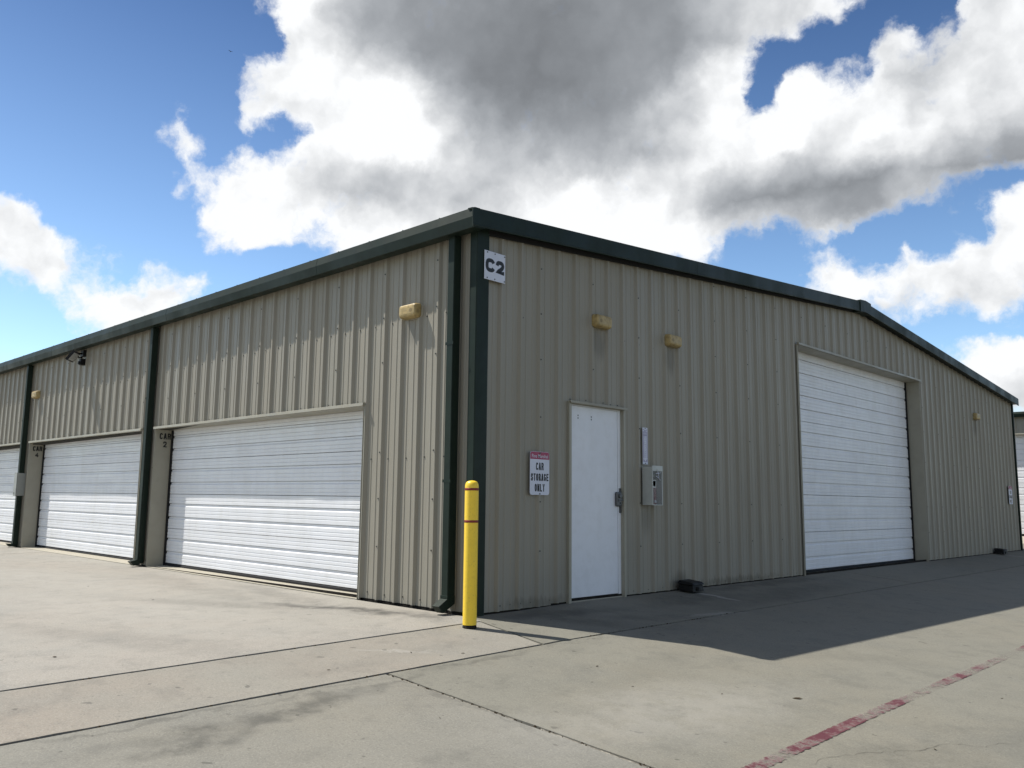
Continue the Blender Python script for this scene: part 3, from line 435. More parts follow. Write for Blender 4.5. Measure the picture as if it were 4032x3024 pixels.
def gothic(name, words, m, parent, frame):
    """heavy grotesque lettering; words: (text, u, v, width, height, stroke); one flat print"""
    vs = []; fs = []; lay = 0
    for txt, u0, v0, W_, H_, t in words:
        n = len(txt); gap = t*.55; lw = (W_-gap*(n-1))/n; hw = t/2
        for i, ch in enumerate(txt):
            for st in GL[ch]:
                lay += 1
                p = [Vector((u0+i*(lw+gap)+hw+a*(lw-t), v0+hw+b*(H_-t))) for a, b in st]
                if (p[0]-p[-1]).length > 1e-6:
                    p[0] = p[0]+(p[0]-p[1]).normalized()*hw*(.98 if ch not in 'CSG2' else .2); p[-1] = p[-1]+(p[-1]-p[-2]).normalized()*hw*(.98 if ch not in 'CSG' else .2); closed = False
                else: closed = True
                k = len(p); b0 = len(vs)
                for j, q in enumerate(p):
                    d0 = (q-p[j-1]).normalized() if j else ((q-p[-2]).normalized() if closed else (p[1]-q).normalized())
                    d1 = (p[j+1]-q).normalized() if j < k-1 else ((p[1]-q).normalized() if closed else d0)
                    nn = (Vector((-d0.y, d0.x))+Vector((-d1.y, d1.x)))
                    nn = nn.normalized() if nn.length > 1e-4 else Vector((-d0.y, d0.x))
                    ml = min(1.45, 1/max(.3, nn.dot(Vector((-d0.y, d0.x)))))
                    for s_ in (1, -1):
                        w = q+nn*hw*ml*s_; vs.append(tuple(frame(w.x, w.y, (lay % 3)*.00025)))
                for j in range(k-1): fs.append((b0+2*j, b0+2*j+1, b0+2*j+3, b0+2*j+2))
    return link(name, vs, fs, m, parent)
def letters(name, items, m, parent, frame, kind=None):
    """items: (text, u, v, w, h, bold); frame(u, v) -> world point.  All the lettering of one colour is one flat print."""
    vs = []; fs = []
    for t, u, v, w, h, bo in items:
        me = text_mesh(t, w, h, bold=bo); b = len(vs)
        vs += [tuple(frame(u+q.co.x, v+q.co.y)) for q in me.vertices]
        fs += [tuple(b+i for i in p.vertices) for p in me.polygons]
        bpy.data.meshes.remove(me)
    return link(name, vs, fs, m, parent, kind=kind)
# ------------------------------------------------------------------ ground
def sm(t): t = max(0, min(1, t)); return t*t*(3-2*t)
def gz(x, y):
    z = 0.0
    if x > 0: z -= .073*x if x < 5 else .365+.146*(1-math.exp(-(x-5)/2.0))
    else: z += .0055*min(-x, 30)
    if y < 0: z += .014*max(y, -12)
    if y > 19: z += .0115*(min(y, 40)-19)*0
    # the slab is brought up a little at the personnel door
    if 0 <= x < 1.0 and y > 0: z += .020*sm((y-.4)/1.3)*(1-sm(x/1.0))
    return z
def sheet(name, xs, ys, dz, m, **k):
    v = [(x, y, gz(x, y)+dz) for y in ys for x in xs]; n = len(xs); f = []
    for j in range(len(ys)-1):
        for i in range(n-1): f.append((j*n+i, j*n+i+1, (j+1)*n+i+1, (j+1)*n+i))
    return link(name, v, f, m, smooth=True, **k)
def span(a, b, s): n = max(1, int(round((b-a)/s))); return [a+(b-a)*i/n for i in range(n+1)]
far = [-900, -300, -120, -60]
g = sheet('ground', far+span(-40, 12, 2)+[20, 60, 150, 400, 900], far+span(-40, 44, 2)+[70, 150, 400, 900], -.09, M_c3, kind='structure')
pav = sheet('pavement', span(-30, 12, .75), span(-14, 40, .75), -.013, M_fill, kind='structure')
def slab(quad, m, nx=10, ny=10, jit=.004, th=.05):
    """quad: four corners (x, y) counter-clockwise from the lower left"""
    a, b, c, d = [Vector(q) for q in quad]; v = []; f = []
    for j in range(ny+1):
        for i in range(nx+1):
            u, w = i/nx, j/ny
            p = (a*(1-u)+b*u)*(1-w)+(d*(1-u)+c*u)*w
            x, y = p.x, p.y
            if i in (0, nx): x += random.uniform(-jit, jit)
            if j in (0, ny): y += random.uniform(-jit, jit)
            v.append((x, y, gz(x, y)))
    n = nx+1
    for j in range(ny):
        for i in range(nx): f.append((j*n+i, j*n+i+1, (j+1)*n+i+1, (j+1)*n+i))
    ring = [i for i in range(n)]+[j*n+nx for j in range(1, ny+1)]+[ny*n+i for i in range(nx-1, -1, -1)]+[j*n for j in range(ny-1, 0, -1)]
    base = len(v); k = len(ring)
    for dz in (0, -th):
        for i in ring: v.append((v[i][0], v[i][1], v[i][2]+dz))
    for i in range(k): f.append((base+i, base+k+i, base+k+(i+1) % k, base+(i+1) % k))
    o = link('concrete_slab', v, f, m, parent=pav)
    for i, p in enumerate(o.data.polygons): p.use_smooth = i < nx*ny
    return o
J = .0165     # half a joint
XA, XB = .262, 1.235
slab([(-11.75+J, -13), (XA-J, -13), (XA-J, -.045), (-11.75+J, -.018)], M_c1, 48, 44)
slab([(-29, -13), (-11.75-J, -13), (-11.75-J, -.018), (-29, -.018)], M_c1, 30, 30)
slab([(XA+J, -13), (XB-J, -13), (XB-J, -.265-J), (XA+J, -.075-J)], M_c2, 8, 90)
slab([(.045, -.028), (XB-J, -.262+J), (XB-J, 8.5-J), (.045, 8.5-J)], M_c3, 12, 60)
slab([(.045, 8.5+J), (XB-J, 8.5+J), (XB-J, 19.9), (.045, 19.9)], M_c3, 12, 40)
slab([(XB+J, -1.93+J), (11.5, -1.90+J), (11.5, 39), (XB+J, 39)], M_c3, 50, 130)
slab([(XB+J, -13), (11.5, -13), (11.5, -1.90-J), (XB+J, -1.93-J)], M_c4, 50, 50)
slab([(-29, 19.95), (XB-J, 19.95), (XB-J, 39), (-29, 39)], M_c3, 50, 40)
# pale sealant squeezed along the joint that runs out to the drive
v = []; f = []
xs = span(1.26, 5.4, .03)
for i, x in enumerate(xs):
    y = -1.93+.03*(x-1.24)/10.3; wd = .0035+.0028*random.random()
    off = random.uniform(-.002, .002)
    z = gz(x, y)-.006+.003*random.random()
    v += [(x, y-wd+off, z-.004), (x, y+off, z+.003), (x, y+wd+off, z-.004)]
for i in range(len(xs)-1):
    if 1 < (xs[i]*1.7) % 3.2 < 1.35: continue
    f += [(3*i, 3*i+3, 3*i+4, 3*i+1), (3*i+1, 3*i+4, 3*i+5, 3*i+2)]
link('joint_sealant', v, f, M_fillw, parent=pav)
# cracks in the drive, narrow wandering ribbons just above the surface
def crack(p0, p1, wob, w0, seed):
    rr = random.Random(seed); n = 46; v = []; f = []; a = Vector(p0); b = Vector(p1); d = (b-a).normalized(); q = Vector((-d.y, d.x)); o = 0
    for i in range(n+1):
        o = o*.86+rr.uniform(-wob, wob); p = a+(b-a)*(i/n)+q*o; w = w0*.40*rr.uniform(.2, 1)*(1 if 3 < i < n-3 else .3)
        for s in (-1, 1):
            z = p+q*s*w; v.append((z.x, z.y, gz(z.x, z.y)+.0025))
    for i in range(n): f.append((2*i, 2*i+2, 2*i+3, 2*i+1))
    link('crack', v, f, M_crack, parent=pav)
M_crack = mat('crack_dirt', tuple(.50*x for x in kc(.28, .265, .225)), .95, 0, .1)
crack((3.9, -1.25), (4.75, .35), .035, .0045, 3); crack((4.75, .35), (5.6, 2.2), .04, .004, 4)
# dirt and tufts caught in the joints
d = MB(); rr = random.Random(5)
for (ax, ay, bx, by, n) in ((XA, -9, XA, -.3, 60), (XB, -6, XB, 3, 130), (1.25, -1.93, 4.2, -1.92, 60)):
    for i in range(n):
        t = rr.random(); x = ax+(bx-ax)*t+rr.gauss(0, .006); y = ay+(by-ay)*t+rr.gauss(0, .006); r = rr.uniform(.003, .009)
        z = gz(x, y)-.006
        d.hexa([(x-r, y-r, z), (x+r, y-r*.6, z), (x+r*.7, y+r, z), (x-r*.8, y+r, z), (x-r*.3, y-r*.3, z+r*1.3), (x+r*.4, y-r*.2, z+r), (x+r*.2, y+r*.3, z+r*1.2), (x-r*.3, y+r*.2, z+r)])
d.build('joint_debris', M_leaf, parent=pav, kind='stuff')
# worn red line painted along the drive
pm = bpy.data.materials.new('worn_red_paint'); pm.use_nodes = True
nt = pm.node_tree; n = nt.nodes; l = nt.links; b = n['Principled BSDF']; b.inputs['Roughness'].default_value = .7
geo = n.new('ShaderNodeNewGeometry')
def _no(sc, det, ro, vs=V1):
    mp = n.new('ShaderNodeMapping'); mp.inputs['Scale'].default_value = vs; l.new(geo.outputs['Position'], mp.inputs[0])
    x = n.new('ShaderNodeTexNoise'); x.inputs['Scale'].default_value = sc; x.inputs['Detail'].default_value = det; x.inputs['Roughness'].default_value = ro; l.new(mp.outputs[0], x.inputs['Vector']); return x.outputs['Fac']
def _rp(v, a, c, lo, hi):
    x = n.new('ShaderNodeMapRange'); x.interpolation_type = 'SMOOTHSTEP'; l.new(v, x.inputs[0])
    for i, q in enumerate((a, c, lo, hi)): x.inputs[i+1].default_value = q
    return x.outputs[0]
def _ma(op, a, c):
    x = n.new('ShaderNodeMath'); x.operation = op
    for i, q in enumerate((a, c)):
        if isinstance(q, (int, float)): x.inputs[i].default_value = q
        else: l.new(q, x.inputs[i])
    return x.outputs[0]
fine = _no(30, 6, .72, (1, 1, 1)); big = _no(1.15, 3, .5, (.4, 1, 1)); mid = _no(4, 5, .7)
wear = _ma('ADD', _ma('MULTIPLY', big, 1.1), _ma('ADD', _ma('MULTIPLY', fine, .55), _ma('MULTIPLY', mid, .45)))
mx = n.new('ShaderNodeMix'); mx.data_type = 'RGBA'; l.new(_rp(mid, .4, .6, 0, .8), mx.inputs[0]); mx.inputs[6].default_value = (.085, .017, .025, 1); mx.inputs[7].default_value = (.12, .038, .043, 1)
mx2 = n.new('ShaderNodeMix'); mx2.data_type = 'RGBA'; l.new(_rp(wear, .95, 1.08, 0, 1), mx2.inputs[0]); l.new(mx.outputs[2], mx2.inputs[6]); mx2.inputs[7].default_value = (.235, .195, .175, 1)
l.new(mx2.outputs[2], b.inputs['Base Color'])
sx = n.new('ShaderNodeSeparateXYZ'); l.new(geo.outputs['Position'], sx.inputs[0])
ed = _ma('ABSOLUTE', _ma('ADD', _ma('SUBTRACT', sx.outputs[0], 3.835), _ma('MULTIPLY', sx.outputs[1], .004)), 0)
edge = _rp(_ma('ADD', ed, _ma('MULTIPLY', _ma('SUBTRACT', fine, .5), .05)), .040, .047, 1, 0)
l.new(_ma('MULTIPLY', _rp(wear, .98, 1.15, 1, .05), edge), b.inputs['Alpha'])
v = []; f = []; ys = span(-2.8, 12, .1)
for i, y in enumerate(ys):
    w0, w1 = -.050+random.uniform(-.003, .003), .050+random.uniform(-.003, .003)
    xc = 3.835-.004*y
    for wd in (w0, 0, w1): v.append((xc+wd, y, gz(xc+wd, y)+.004))
for i in range(len(ys)-1):
    f += [(3*i, 3*i+1, 3*i+4, 3*i+3), (3*i+1, 3*i+2, 3*i+5, 3*i+4)]
link('painted_line', v, f, pm, parent=pav)

# ------------------------------------------------------------------ the storage building
XG = .06                                   # outer plane of the gable wall
def FL(u, d, z): return (u, d, z)          # frame of the long wall: u along x, d inwards
def FG(u, d, z): return (XG-d, u, z)       # frame of the gable wall: u along y
def fbox(mb, fr, u0, u1, d0, d1, z0, z1, mi=0):
    return mb.hexa([fr(u0, d0, z0), fr(u1, d0, z0), fr(u1, d1, z0), fr(u0, d1, z0), fr(u0, d0, z1), fr(u1, d0, z1), fr(u1, d1, z1), fr(u0, d1, z1)], mi)
def E(x): return .004*max(-x, 0)
XW, YW = -26.0, 19.60
bld = thing('storage_building', 'long tan ribbed steel storage building with dark green trim and white overhead doors', 'storage building', (0, 0, 0))
RIB = [(-.036, .032), (-.013, 0.0), (.013, 0.0), (.036, .032)]
MIN_ = [(-.015, .032), (-.007, .0265), (.007, .0265), (.015, .032)]
def profile(ta, tb, c0, pitch):
    pts = []
    k0 = int(math.floor((ta-c0)/pitch))-1; k1 = int(math.ceil((tb-c0)/pitch))+1
    for k in range(k0, k1+1):
        c = c0+k*pitch
        pts += [(c+a, d) for a, d in RIB]
        for q in (1/3., 2/3.): pts += [(c+pitch*q+a, d) for a, d in MIN_]
    pts.sort()
    def dep(t):
        for (a, d0), (b_, d1) in zip(pts, pts[1:]):
            if a <= t <= b_: return d0+(d1-d0)*((t-a)/(b_-a) if b_ > a else 0)
        return .032
    return pts, dep
def wall_panel(fr, ta, tb, c0, pitch, zb, zt, holes, parent, m, name='wall_panel'):
    pts, dep = profile(ta, tb, c0, pitch)
    ts = sorted(set([ta, tb]+[p[0] for p in pts if ta < p[0] < tb]+[h for H in holes for h in H[:2] if ta < h < tb]))
    v = []; f = []; off = random.uniform(-.0012, .0012)
    for a, b_ in zip(ts, ts[1:]):
        if b_-a < 1e-5: continue
        mid = (a+b_)/2; z0a = z0b = zb(mid)
        for h0, h1, hz in holes:
            if h0 < mid < h1: z0a, z0b = hz(a), hz(b_)
        za, zb_ = zt(a), zt(b_)
        if min(za, zb_) <= max(z0a, z0b): continue
        da, db = dep(a)+off, dep(b_)+off
        n_ = len(v)
        v += [fr(a, da, z0a), fr(b_, db, z0b), fr(b_, db, zb_), fr(a, da, za)]
        f.append((n_, n_+1, n_+2, n_+3))
    # return edge of the sheet at its lap
    d0 = dep(tb)
    n_ = len(v)
    return link(name, v, f, m, parent=parent)
OPL = [(-7.31, -1.785), (-13.36, -7.83), (-19.41, -13.88), (-25.5, -19.93)]
OPG = [(1.475, 2.480, 2.205), (7.14, 12.62, 3.685)]
HZ = 2.178
holesL = [(a, b_, (lambda t: HZ+E(t))) for a, b_ in OPL]
holesG = [(a, b_, (lambda t, z=z: z)) for a, b_, z in OPG]
c0L = -.5458; PL = .3048
# panel laps every three ribs
edges = [-.012]+[c0L-.040-k*3*PL for k in range(0, 40)]
edges = [e for e in edges if e > XW]+[XW]
for a, b_ in zip(edges[1:], edges):
    wall_panel(FL, a+.0012, b_-.0012, c0L, PL, lambda t: .020+.0055*abs(t), lambda t: 3.90+E(t), holesL, bld, M_tan)
c0G = .3723; PG = .3019
def zpan(y): return 3.856+.0816*min(y, YW-.04-y)
eg = [.03]+[c0G+.040+(2+3*k)*PG for k in range(0, 30)]
eg = [e for e in eg if e < YW-.05]+[YW-.03]
for a, b_ in zip(eg, eg[1:]):
    ms_ = [M_tan]
    # split where the ridge falls inside a sheet
    wall_panel(FG, a+.0012, b_-.0012, c0G, PG, lambda t: .014 if t < 1.2 else .030, zpan, holesG, bld, M_tan)
# framing and liner behind the sheets (keeps daylight out and backs every joint)
core = MB(); piers = []
last = -.02
for a, b_ in OPL:
    fbox(core, FL, b_+.003, last, .045, .262, -.05, HZ+.02); last = a-.003
fbox(core, FL, XW+.02, last, .045, .262, -.05, HZ+.02)
fbox(core, FL, XW+.02, -.02, .045, .252, HZ+.012, 3.92)
lg = .27
for a, b_, z in OPG:
    fbox(core, FG, lg, a-.003, .045, .262, -.05, 3.75); lg = b_+.003
fbox(core, FG, lg, YW-.05, .045, .262, -.05, 3.75)
fbox(core, FG, OPG[0][0]-.003, OPG[0][1]+.003, .045, .262, 2.235, 3.75)
fbox(core, FG, OPG[1][0]-.003, OPG[1][1]+.003, .045, .252, 3.70, 3.75)
# gable triangle
core.prism([(.27, 3.76), (YW-.05, 3.76), (YW-.05, 3.80), (9.78, 4.60), (.27, 3.83)], lambda a, b_, t: (t, a, b_), XG-.045, XG-.25)
core.build('wall_framing', M_int, bld)
rear = MB(); rear.box(XW, -.22, YW-.06, YW, -.05, 3.9); rear.box(XW-.05, XW, .1, YW, -.05, 3.95); rear.build('rear_wall', M_tan, bld)
fnd = MB(); fnd.box(XW, .02, .036, .052, -.3, .05); fnd.box(.0, XG-.036, .055, YW-.02, -.3, .05); fnd.build('foundation_edge', M_fill, bld)

# roof, ridge at y = 9.65
YR = 9.65
def ftop(y): return 4.040+.0795*y if y <= YR else 4.807-.0835*(y-YR)
def fbot(y): return ftop(y)-.195
roof = MB()
for (ya, yb) in ((-.165, YR), (YR, YW+.05)):
    roof.hexa([(XW-.2, ya, ftop(ya)-.035+E(XW)), (.185, ya, ftop(ya)-.035), (.185, yb, ftop(yb)-.035), (XW-.2, yb, ftop(yb)-.035+E(XW)),
               (XW-.2, ya, ftop(ya)-.008+E(XW)), (.185, ya, ftop(ya)-.008), (.185, yb, ftop(yb)-.008), (XW-.2, yb, ftop(yb)-.008+E(XW))])
roof.build('roof', M_green, bld)
sof = MB()
for (ya, yb) in ((-.02, YR), (YR, YW+.02)):
    sof.hexa([(-.1, ya, fbot(ya)+.035), (.186, ya, fbot(ya)+.035), (.186, yb, fbot(yb)+.035), (-.1, yb, fbot(yb)+.035),
              (-.1, ya, fbot(ya)+.05), (.186, ya, fbot(ya)+.05), (.186, yb, fbot(yb)+.05), (-.1, yb, fbot(yb)+.05)])
sof.build('soffit', M_green, bld)
# rake fascia in lengths, each with a hemmed lower edge
def fascia(ya, yb):
    m_ = MB()
    for (p, q) in ((ya, yb),):
        def ring(y): return [(.186, y, fbot(y)+.004), (.203, y, fbot(y)), (.206, y, fbot(y)+.012), (.2, y, fbot(y)+.02), (.2, y, ftop(y)-.012), (.192, y, ftop(y)), (.12, y, ftop(y)+.004), (.12, y, ftop(y)-.006), (.186, y, ftop(y)-.016)]
        a_, b_ = ring(p), ring(q); n_ = len(a_)
        m_.v += a_+b_
        for i in range(n_):
            j = (i+1) % n_; m_.f.append((i, j, n_+j, n_+i)); m_.mi.append(0)
        m_.f += [tuple(range(n_))[::-1], tuple(range(n_, 2*n_))]; m_.mi += [0, 0]
    m_.build('fascia', M_green, bld)
for p, q in ((-.198, 3.958), (3.962, 8.098), (8.102, YR), (YR+.001, 12.9), (12.904, 16.2), (16.204, YW+.045)): fascia(p, q)
cap = MB()
for p, q in ((YR-.24, YR), (YR, YR+.24)):
    cap.hexa([(.05, p, fbot(p)-.004), (.214, p, fbot(p)-.004), (.214, q, fbot(q)-.004), (.05, q, fbot(q)-.004), (.05, p, ftop(p)+.02), (.214, p, ftop(p)+.02), (.214, q, ftop(q)+.02), (.05, q, ftop(q)+.02)])
    cap.hexa([(XW, p, ftop(p)-.002+.1), (.05, p, ftop(p)-.002), (.05, q, ftop(q)-.002), (XW, q, ftop(q)-.002+.1), (XW, p, ftop(p)+.12), (.05, p, ftop(p)+.02), (.05, q, ftop(q)+.02), (XW, q, ftop(q)+.12)])
cap.build('ridge_cap', M_green, bld)
# black strip along the gable sheet tops, standing in for the shade there
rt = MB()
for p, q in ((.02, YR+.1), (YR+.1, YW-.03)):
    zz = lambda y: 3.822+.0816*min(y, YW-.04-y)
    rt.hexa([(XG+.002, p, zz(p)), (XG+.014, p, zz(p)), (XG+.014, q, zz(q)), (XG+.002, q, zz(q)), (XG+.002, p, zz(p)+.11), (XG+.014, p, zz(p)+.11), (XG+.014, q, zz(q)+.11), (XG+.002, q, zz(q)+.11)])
rt.build('shade_strip', M_black, bld)
# eave gutter in lengths
GP = [(-.03, 3.835), (-.176, 3.822), (-.180, 3.826), (-.199, 3.922), (-.200, 3.928), (-.182, 4.026), (-.172, 4.030), (-.10, 4.034), (-.10, 4.0), (-.03, 3.98)]
seams = [.199, -2.6, -4.68, -6.79, -8.9, -11.95, -15.0, -18.05, -21.1, -24.2, XW-.2]
for a, b_ in zip(seams, seams[1:]):
    m_ = MB(); o_ = random.uniform(-.0015, .0015)
    m_.prism(GP, lambda p, q, t: (t, p+o_, q+E(t)), a-.002, b_+.002); m_.build('gutter', M_green, bld)
et = MB(); et.hexa([(XW, -.014, 3.862+E(XW)), (-.03, -.014, 3.862), (-.03, -.002, 3.862), (XW, -.002, 3.862+E(XW)), (XW, -.014, 3.99+E(XW)), (-.03, -.014, 3.99), (-.03, -.002, 3.99), (XW, -.002, 3.99+E(XW))]); et.build('shade_strip', M_black, bld)  # black strip put in as the shade below the gutter
mt = MB()
for x in [-.35-.305*k*2 for k in range(0, 40)]:
    mt.box(x-.006, x+.006, -.170, -.158, 4.030+E(x), 4.039+E(x))
mt.build('roof_screws', M_green, bld, kind='stuff')
# green corner trim, a hemmed angle
ct = MB()
P_ = [(-.030, .0), (-.030, -.012), (-.022, -.016), (.066, -.016), (.078, -.010), (.078, .148), (.072, .160), (.062, .160), (.066, .148), (.066, .002), (.060, .0)]
ct.prism(P_, lambda a, b_, t: (a, b_, t), -.035, 3.90); ct.build('corner_trim', M_green, bld)
ct = MB(); ct.box(.02, XG+.012, YW-.045, YW+.01, -.02, 3.86); ct.box(-.06, .02, YW-.01, YW+.012, -.02, 3.86); ct.build('corner_trim', M_green, bld)

# downspouts with a kicked-out elbow
def downspout(x0, x1, ztop):
    m_ = MB(); w = x1-x0
    pr = [(x0, -.004), (x0, -.094), (x0+.006, -.1), (x1-.006, -.1), (x1, -.094), (x1, -.004)]
    m_.prism(pr, lambda a, b_, t: (a, b_, t), .165, ztop)
    o = m_.build('downspout', M_green, bld)
    e = MB(); gx = gz((x0+x1)/2, -.1)
    path = [((-.103, .18), (-.001, .18)), ((-.103, .150), (-.001, .10)), ((-.212, gx+.085), (-.150, gx+.018))]
    for (f0, b0), (f1, b1) in zip(path, path[1:]):
        e.hexa([(x0-.003, f1[0], f1[1]), (x1+.003, f1[0], f1[1]), (x1+.003, b1[0], b1[1]), (x0-.003, b1[0], b1[1]),
                (x0-.003, f0[0], f0[1]), (x1+.003, f0[0], f0[1]), (x1+.003, b0[0], b0[1]), (x0-.003, b0[0], b0[1])])
    e.build('elbow', M_green, o, bevel=.003)
    for z in (1.3, 2.7):
        st = MB(); st.box(x0-.012, x1+.012, -.1035, -.1005, z-.015, z+.015); st.build('strap', M_green, o)
downspout(-.276, -.178, 3.84); downspout(-7.545, -7.445, 3.86); downspout(-13.695, -13.60, 3.88); downspout(-19.74, -19.64, 3.90)

# ------------------------------------------------------------------ doors
def section_profile(P):
    s_ = P/.538
    def bead(z): return [(0, -z*s_), (.006, -(z+.0012)*s_), (.006, -(z+.004)*s_), (0, -(z+.014)*s_)]
    def groove(z): return [(0, -z*s_), (.036, -(z+.0005)*s_), (.036, -(z+.0080)*s_), (.014, -(z+.0085)*s_), (.014, -(z+.030)*s_), (0, -(z+.047)*s_)]
    p = [(.044, -.0035), (.007, -.0035), (0, -.006)]
    for z, k in ((.045, 0), (.096, 0), (.148, 1), (.243, 0), (.290, 0), (.350, 1), (.440, 0), (.488, 0)): p += groove(z) if k else bead(z)
    p += [(0, -P+.005), (.006, -P+.002), (.044, -P+.002)]
    return p
def overhead_door(fr, u0, u1, zb, ztop, P, n, depth, rise, ls=1):
    """frame with seals, then one child per door section; rise(u) lifts with the building line"""
    fm = MB(); lo, hi = min(u0, u1), max(u0, u1)
    fbox(fm, fr, lo, lo+.040, depth-.020, depth+.03, zb-.05, ztop+.02)
    fbox(fm, fr, hi-.040, hi, depth-.020, depth+.03, zb-.05, ztop+.02)
    fbox(fm, fr, lo, hi, depth+.046, depth+.06, zb-.05, ztop+.3)
    z = zb+.03
    k = 0
    while z < ztop-.05:         # roller brackets showing beside the curtain
        for uu in (lo+.040, hi-.052): fbox(fm, fr, uu, uu+.012, depth-.012, depth+.01, z, z+.035)
        z += P/3*(1 if k % 3 else 1); k += 1
    o = fm.build('overhead_door', M_black, bld)
    for i in range(n):
        zt_ = zb+.035+P*(n-i)
        m_ = MB(); m_.prism(section_profile(P), lambda a, b_, t: fr(t, depth+a, zt_+b_+rise(t)), lo+.047, hi-.047)
        m_.build('door_section', M_white, o)
    sl_ = MB(); sl_.prism([(-.008, 0), (-.008, .022), (.0, .034), (.03, .034), (.03, -.01), (.0, -.012)], lambda a, b_, t: fr(t, depth+a, zb+b_+rise(t)*.8), lo+.045, hi-.045)
    sl_.build('bottom_seal', M_black, o)
    return o
def opening_trim(fr, u0, u1, zt, depth, rise, base):
    lo, hi = min(u0, u1), max(u0, u1)
    # jamb linings
    for uu, s_ in ((lo, -1), (hi, 1)):
        j = MB(); fbox(j, fr, min(uu, uu+s_*.003), max(uu, uu+s_*.003), .0, depth-.018, base(uu), zt+rise(uu))
        fbox(j, fr, min(uu, uu+s_*.030), max(uu, uu+s_*.030), -.0045, -.0005, base(uu), zt+rise(uu)-.002)
        fbox(j, fr, min(uu, uu+s_*.004)-.0, max(uu, uu+s_*.004), -.012, -.0046, base(uu), zt+rise(uu)-.002)
        j.build('jamb_trim', M_tantrim, bld)
    # header: drip edge, soffit flashing; the drip edge is a little bent, as handled steel is
    h = MB(); us = span(lo-.02, hi+.02, .35); rr_ = random.Random(int(abs(lo)*10)); 
    offs = [rr_.uniform(-.004, .004) for _ in us]
    for i in range(len(us)-1):
        a, b_ = us[i], us[i+1]; oa, ob = offs[i], offs[i+1]; ra, rb = rise(a)+zt, rise(b_)+zt
        h.hexa([fr(a, -.040+oa, ra-.012+oa*.6), fr(b_, -.040+ob, rb-.012+ob*.6), fr(b_, -.002, rb-.004), fr(a, -.002, ra-.004), fr(a, -.038+oa, ra+.022+oa*.6), fr(b_, -.038+ob, rb+.022+ob*.6), fr(b_, -.002, rb+.030), fr(a, -.002, ra+.030)])
    h.build('header_trim', M_tantrim, bld)
    s_ = MB(); s_.hexa([fr(lo+.004, .0, zt+rise(lo)-.010), fr(hi-.004, .0, zt+rise(hi)-.010), fr(hi-.004, depth-.015, zt+rise(hi)-.018), fr(lo+.004, depth-.015, zt+rise(lo)-.018),
                        fr(lo+.004, .0, zt+rise(lo)-.006), fr(hi-.004, .0, zt+rise(hi)-.006), fr(hi-.004, depth-.015, zt+rise(hi)-.014), fr(lo+.004, depth-.015, zt+rise(lo)-.014)])
    s_.build('header_soffit', M_tantrim, bld)
DL = .27
for a, b_ in OPL:
    zb = .028+.0058*(-(a+b_)/2)*0
    overhead_door(FL, a, b_, .022, 2.19, .538, 4, DL, lambda t: .0052*abs(t)+.004)
    opening_trim(FL, a, b_, HZ, DL, E, lambda t: .004+.0055*abs(t))
    q = MB(); q.hexa([(a+.002, -.012, gz(a, 0)-.05), (b_-.002, -.012, gz(b_, 0)-.05), (b_-.002, .33, gz(b_, 0)-.05), (a+.002, .33, gz(a, 0)-.05),
                      (a+.002, -.012, gz(a, 0)+.006), (b_-.002, -.012, gz(b_, 0)+.006), (b_-.002, .33, gz(b_, 0)+.02), (a+.002, .33, gz(a, 0)+.02)])
    q.build('door_sill', M_sill, bld)
a, b_, zt = OPG[1]
overhead_door(FG, a, b_, .022, 3.70, .610, 6, DL, lambda t: 0.0)
opening_trim(FG, a, b_, zt, DL, lambda t: 0.0, lambda t: .008)
q = MB(); fbox(q, FG, a+.002, b_-.002, -.0, .33, -.1, .018); q.build('door_sill', M_c3, bld)
# base angle, the dark shadow line under the sheets
# ------------------------------------------------------------------ personnel door
a, b_, zt = OPG[0]
fmb = MB()
fbox(fmb, FG, a-.022, a+.018, -.006, .10, .012, zt); fbox(fmb, FG, b_-.022, b_+.014, -.006, .10, .012, zt)
fbox(fmb, FG, b_-.028, b_-.0225, .006, .06, .03, zt-.03)
fbox(fmb, FG, a-.022, b_+.014, -.005, .10, zt+.001, zt+.028)
fbox(fmb, FG, a-.030, b_+.022, -.034, -.006, zt+.018, zt+.030); fbox(fmb, FG, a-.030, b_+.022, -.034, -.030, zt+.004, zt+.018)
fbox(fmb, FG, a+.018, b_-.022, .02, .12, .0, .028)
pdf = fmb.build('door_frame', M_tantrim, bld, bevel=.0015)
st = MB(); fbox(st, FG, 2.397, b_-.0285, .040, .062, .05, zt-.012); fbox(st, FG, a+.018, b_-.0285, .040, .062, zt-.011, zt-.001); st.build('door_stop', M_pdoor, pdf)
lf = MB(); fbox(lf, FG, a+.020, 2.392, .043, .087, .058, zt-.014); pd_ = lf.build('personnel_door', M_pdoor, bld, bevel=.002)
sw = MB(); fbox(sw, FG, a+.020, 2.392, .041, .06, .034, .054); sw.build('door_sweep', M_black, pd_)
for y in (1.66, 1.90):
    for z in (2.085, 2.055):
        hl = MB(); fbox(hl, FG, y-.007, y+.007, .0405, .0428, z-.008, z+.008); hl.build('bolt_hole', M_screw, pd_)
lk = MB(); D_ = .043
fbox(lk, FG, 2.415, 2.478, D_-.012, D_+.004, .985, 1.275)
fbox(lk, FG, 2.470, 2.478, D_-.026, D_-.0125, .985, 1.275)
lk.build('latch_guard', M_greymet, pd_, bevel=.003)
lk = MB(); fbox(lk, FG, 2.335, 2.430, D_-.040, D_-.0005, 1.062, 1.232); o = lk.build('lock', M_greymet, pd_, bevel=.016, seg=4)
lk = MB(); 
pr = [(2.385+.030*math.cos(t), 1.185+.026*math.sin(t)) for t in [math.pi*2*k/14 for k in range(14)]]
lk.prism(pr, lambda p, q, t: FG(p, t, q), D_-.060, D_-.038); fbox(lk, FG, 2.352, 2.440, D_-.052, D_-.0405, 1.128, 1.142)
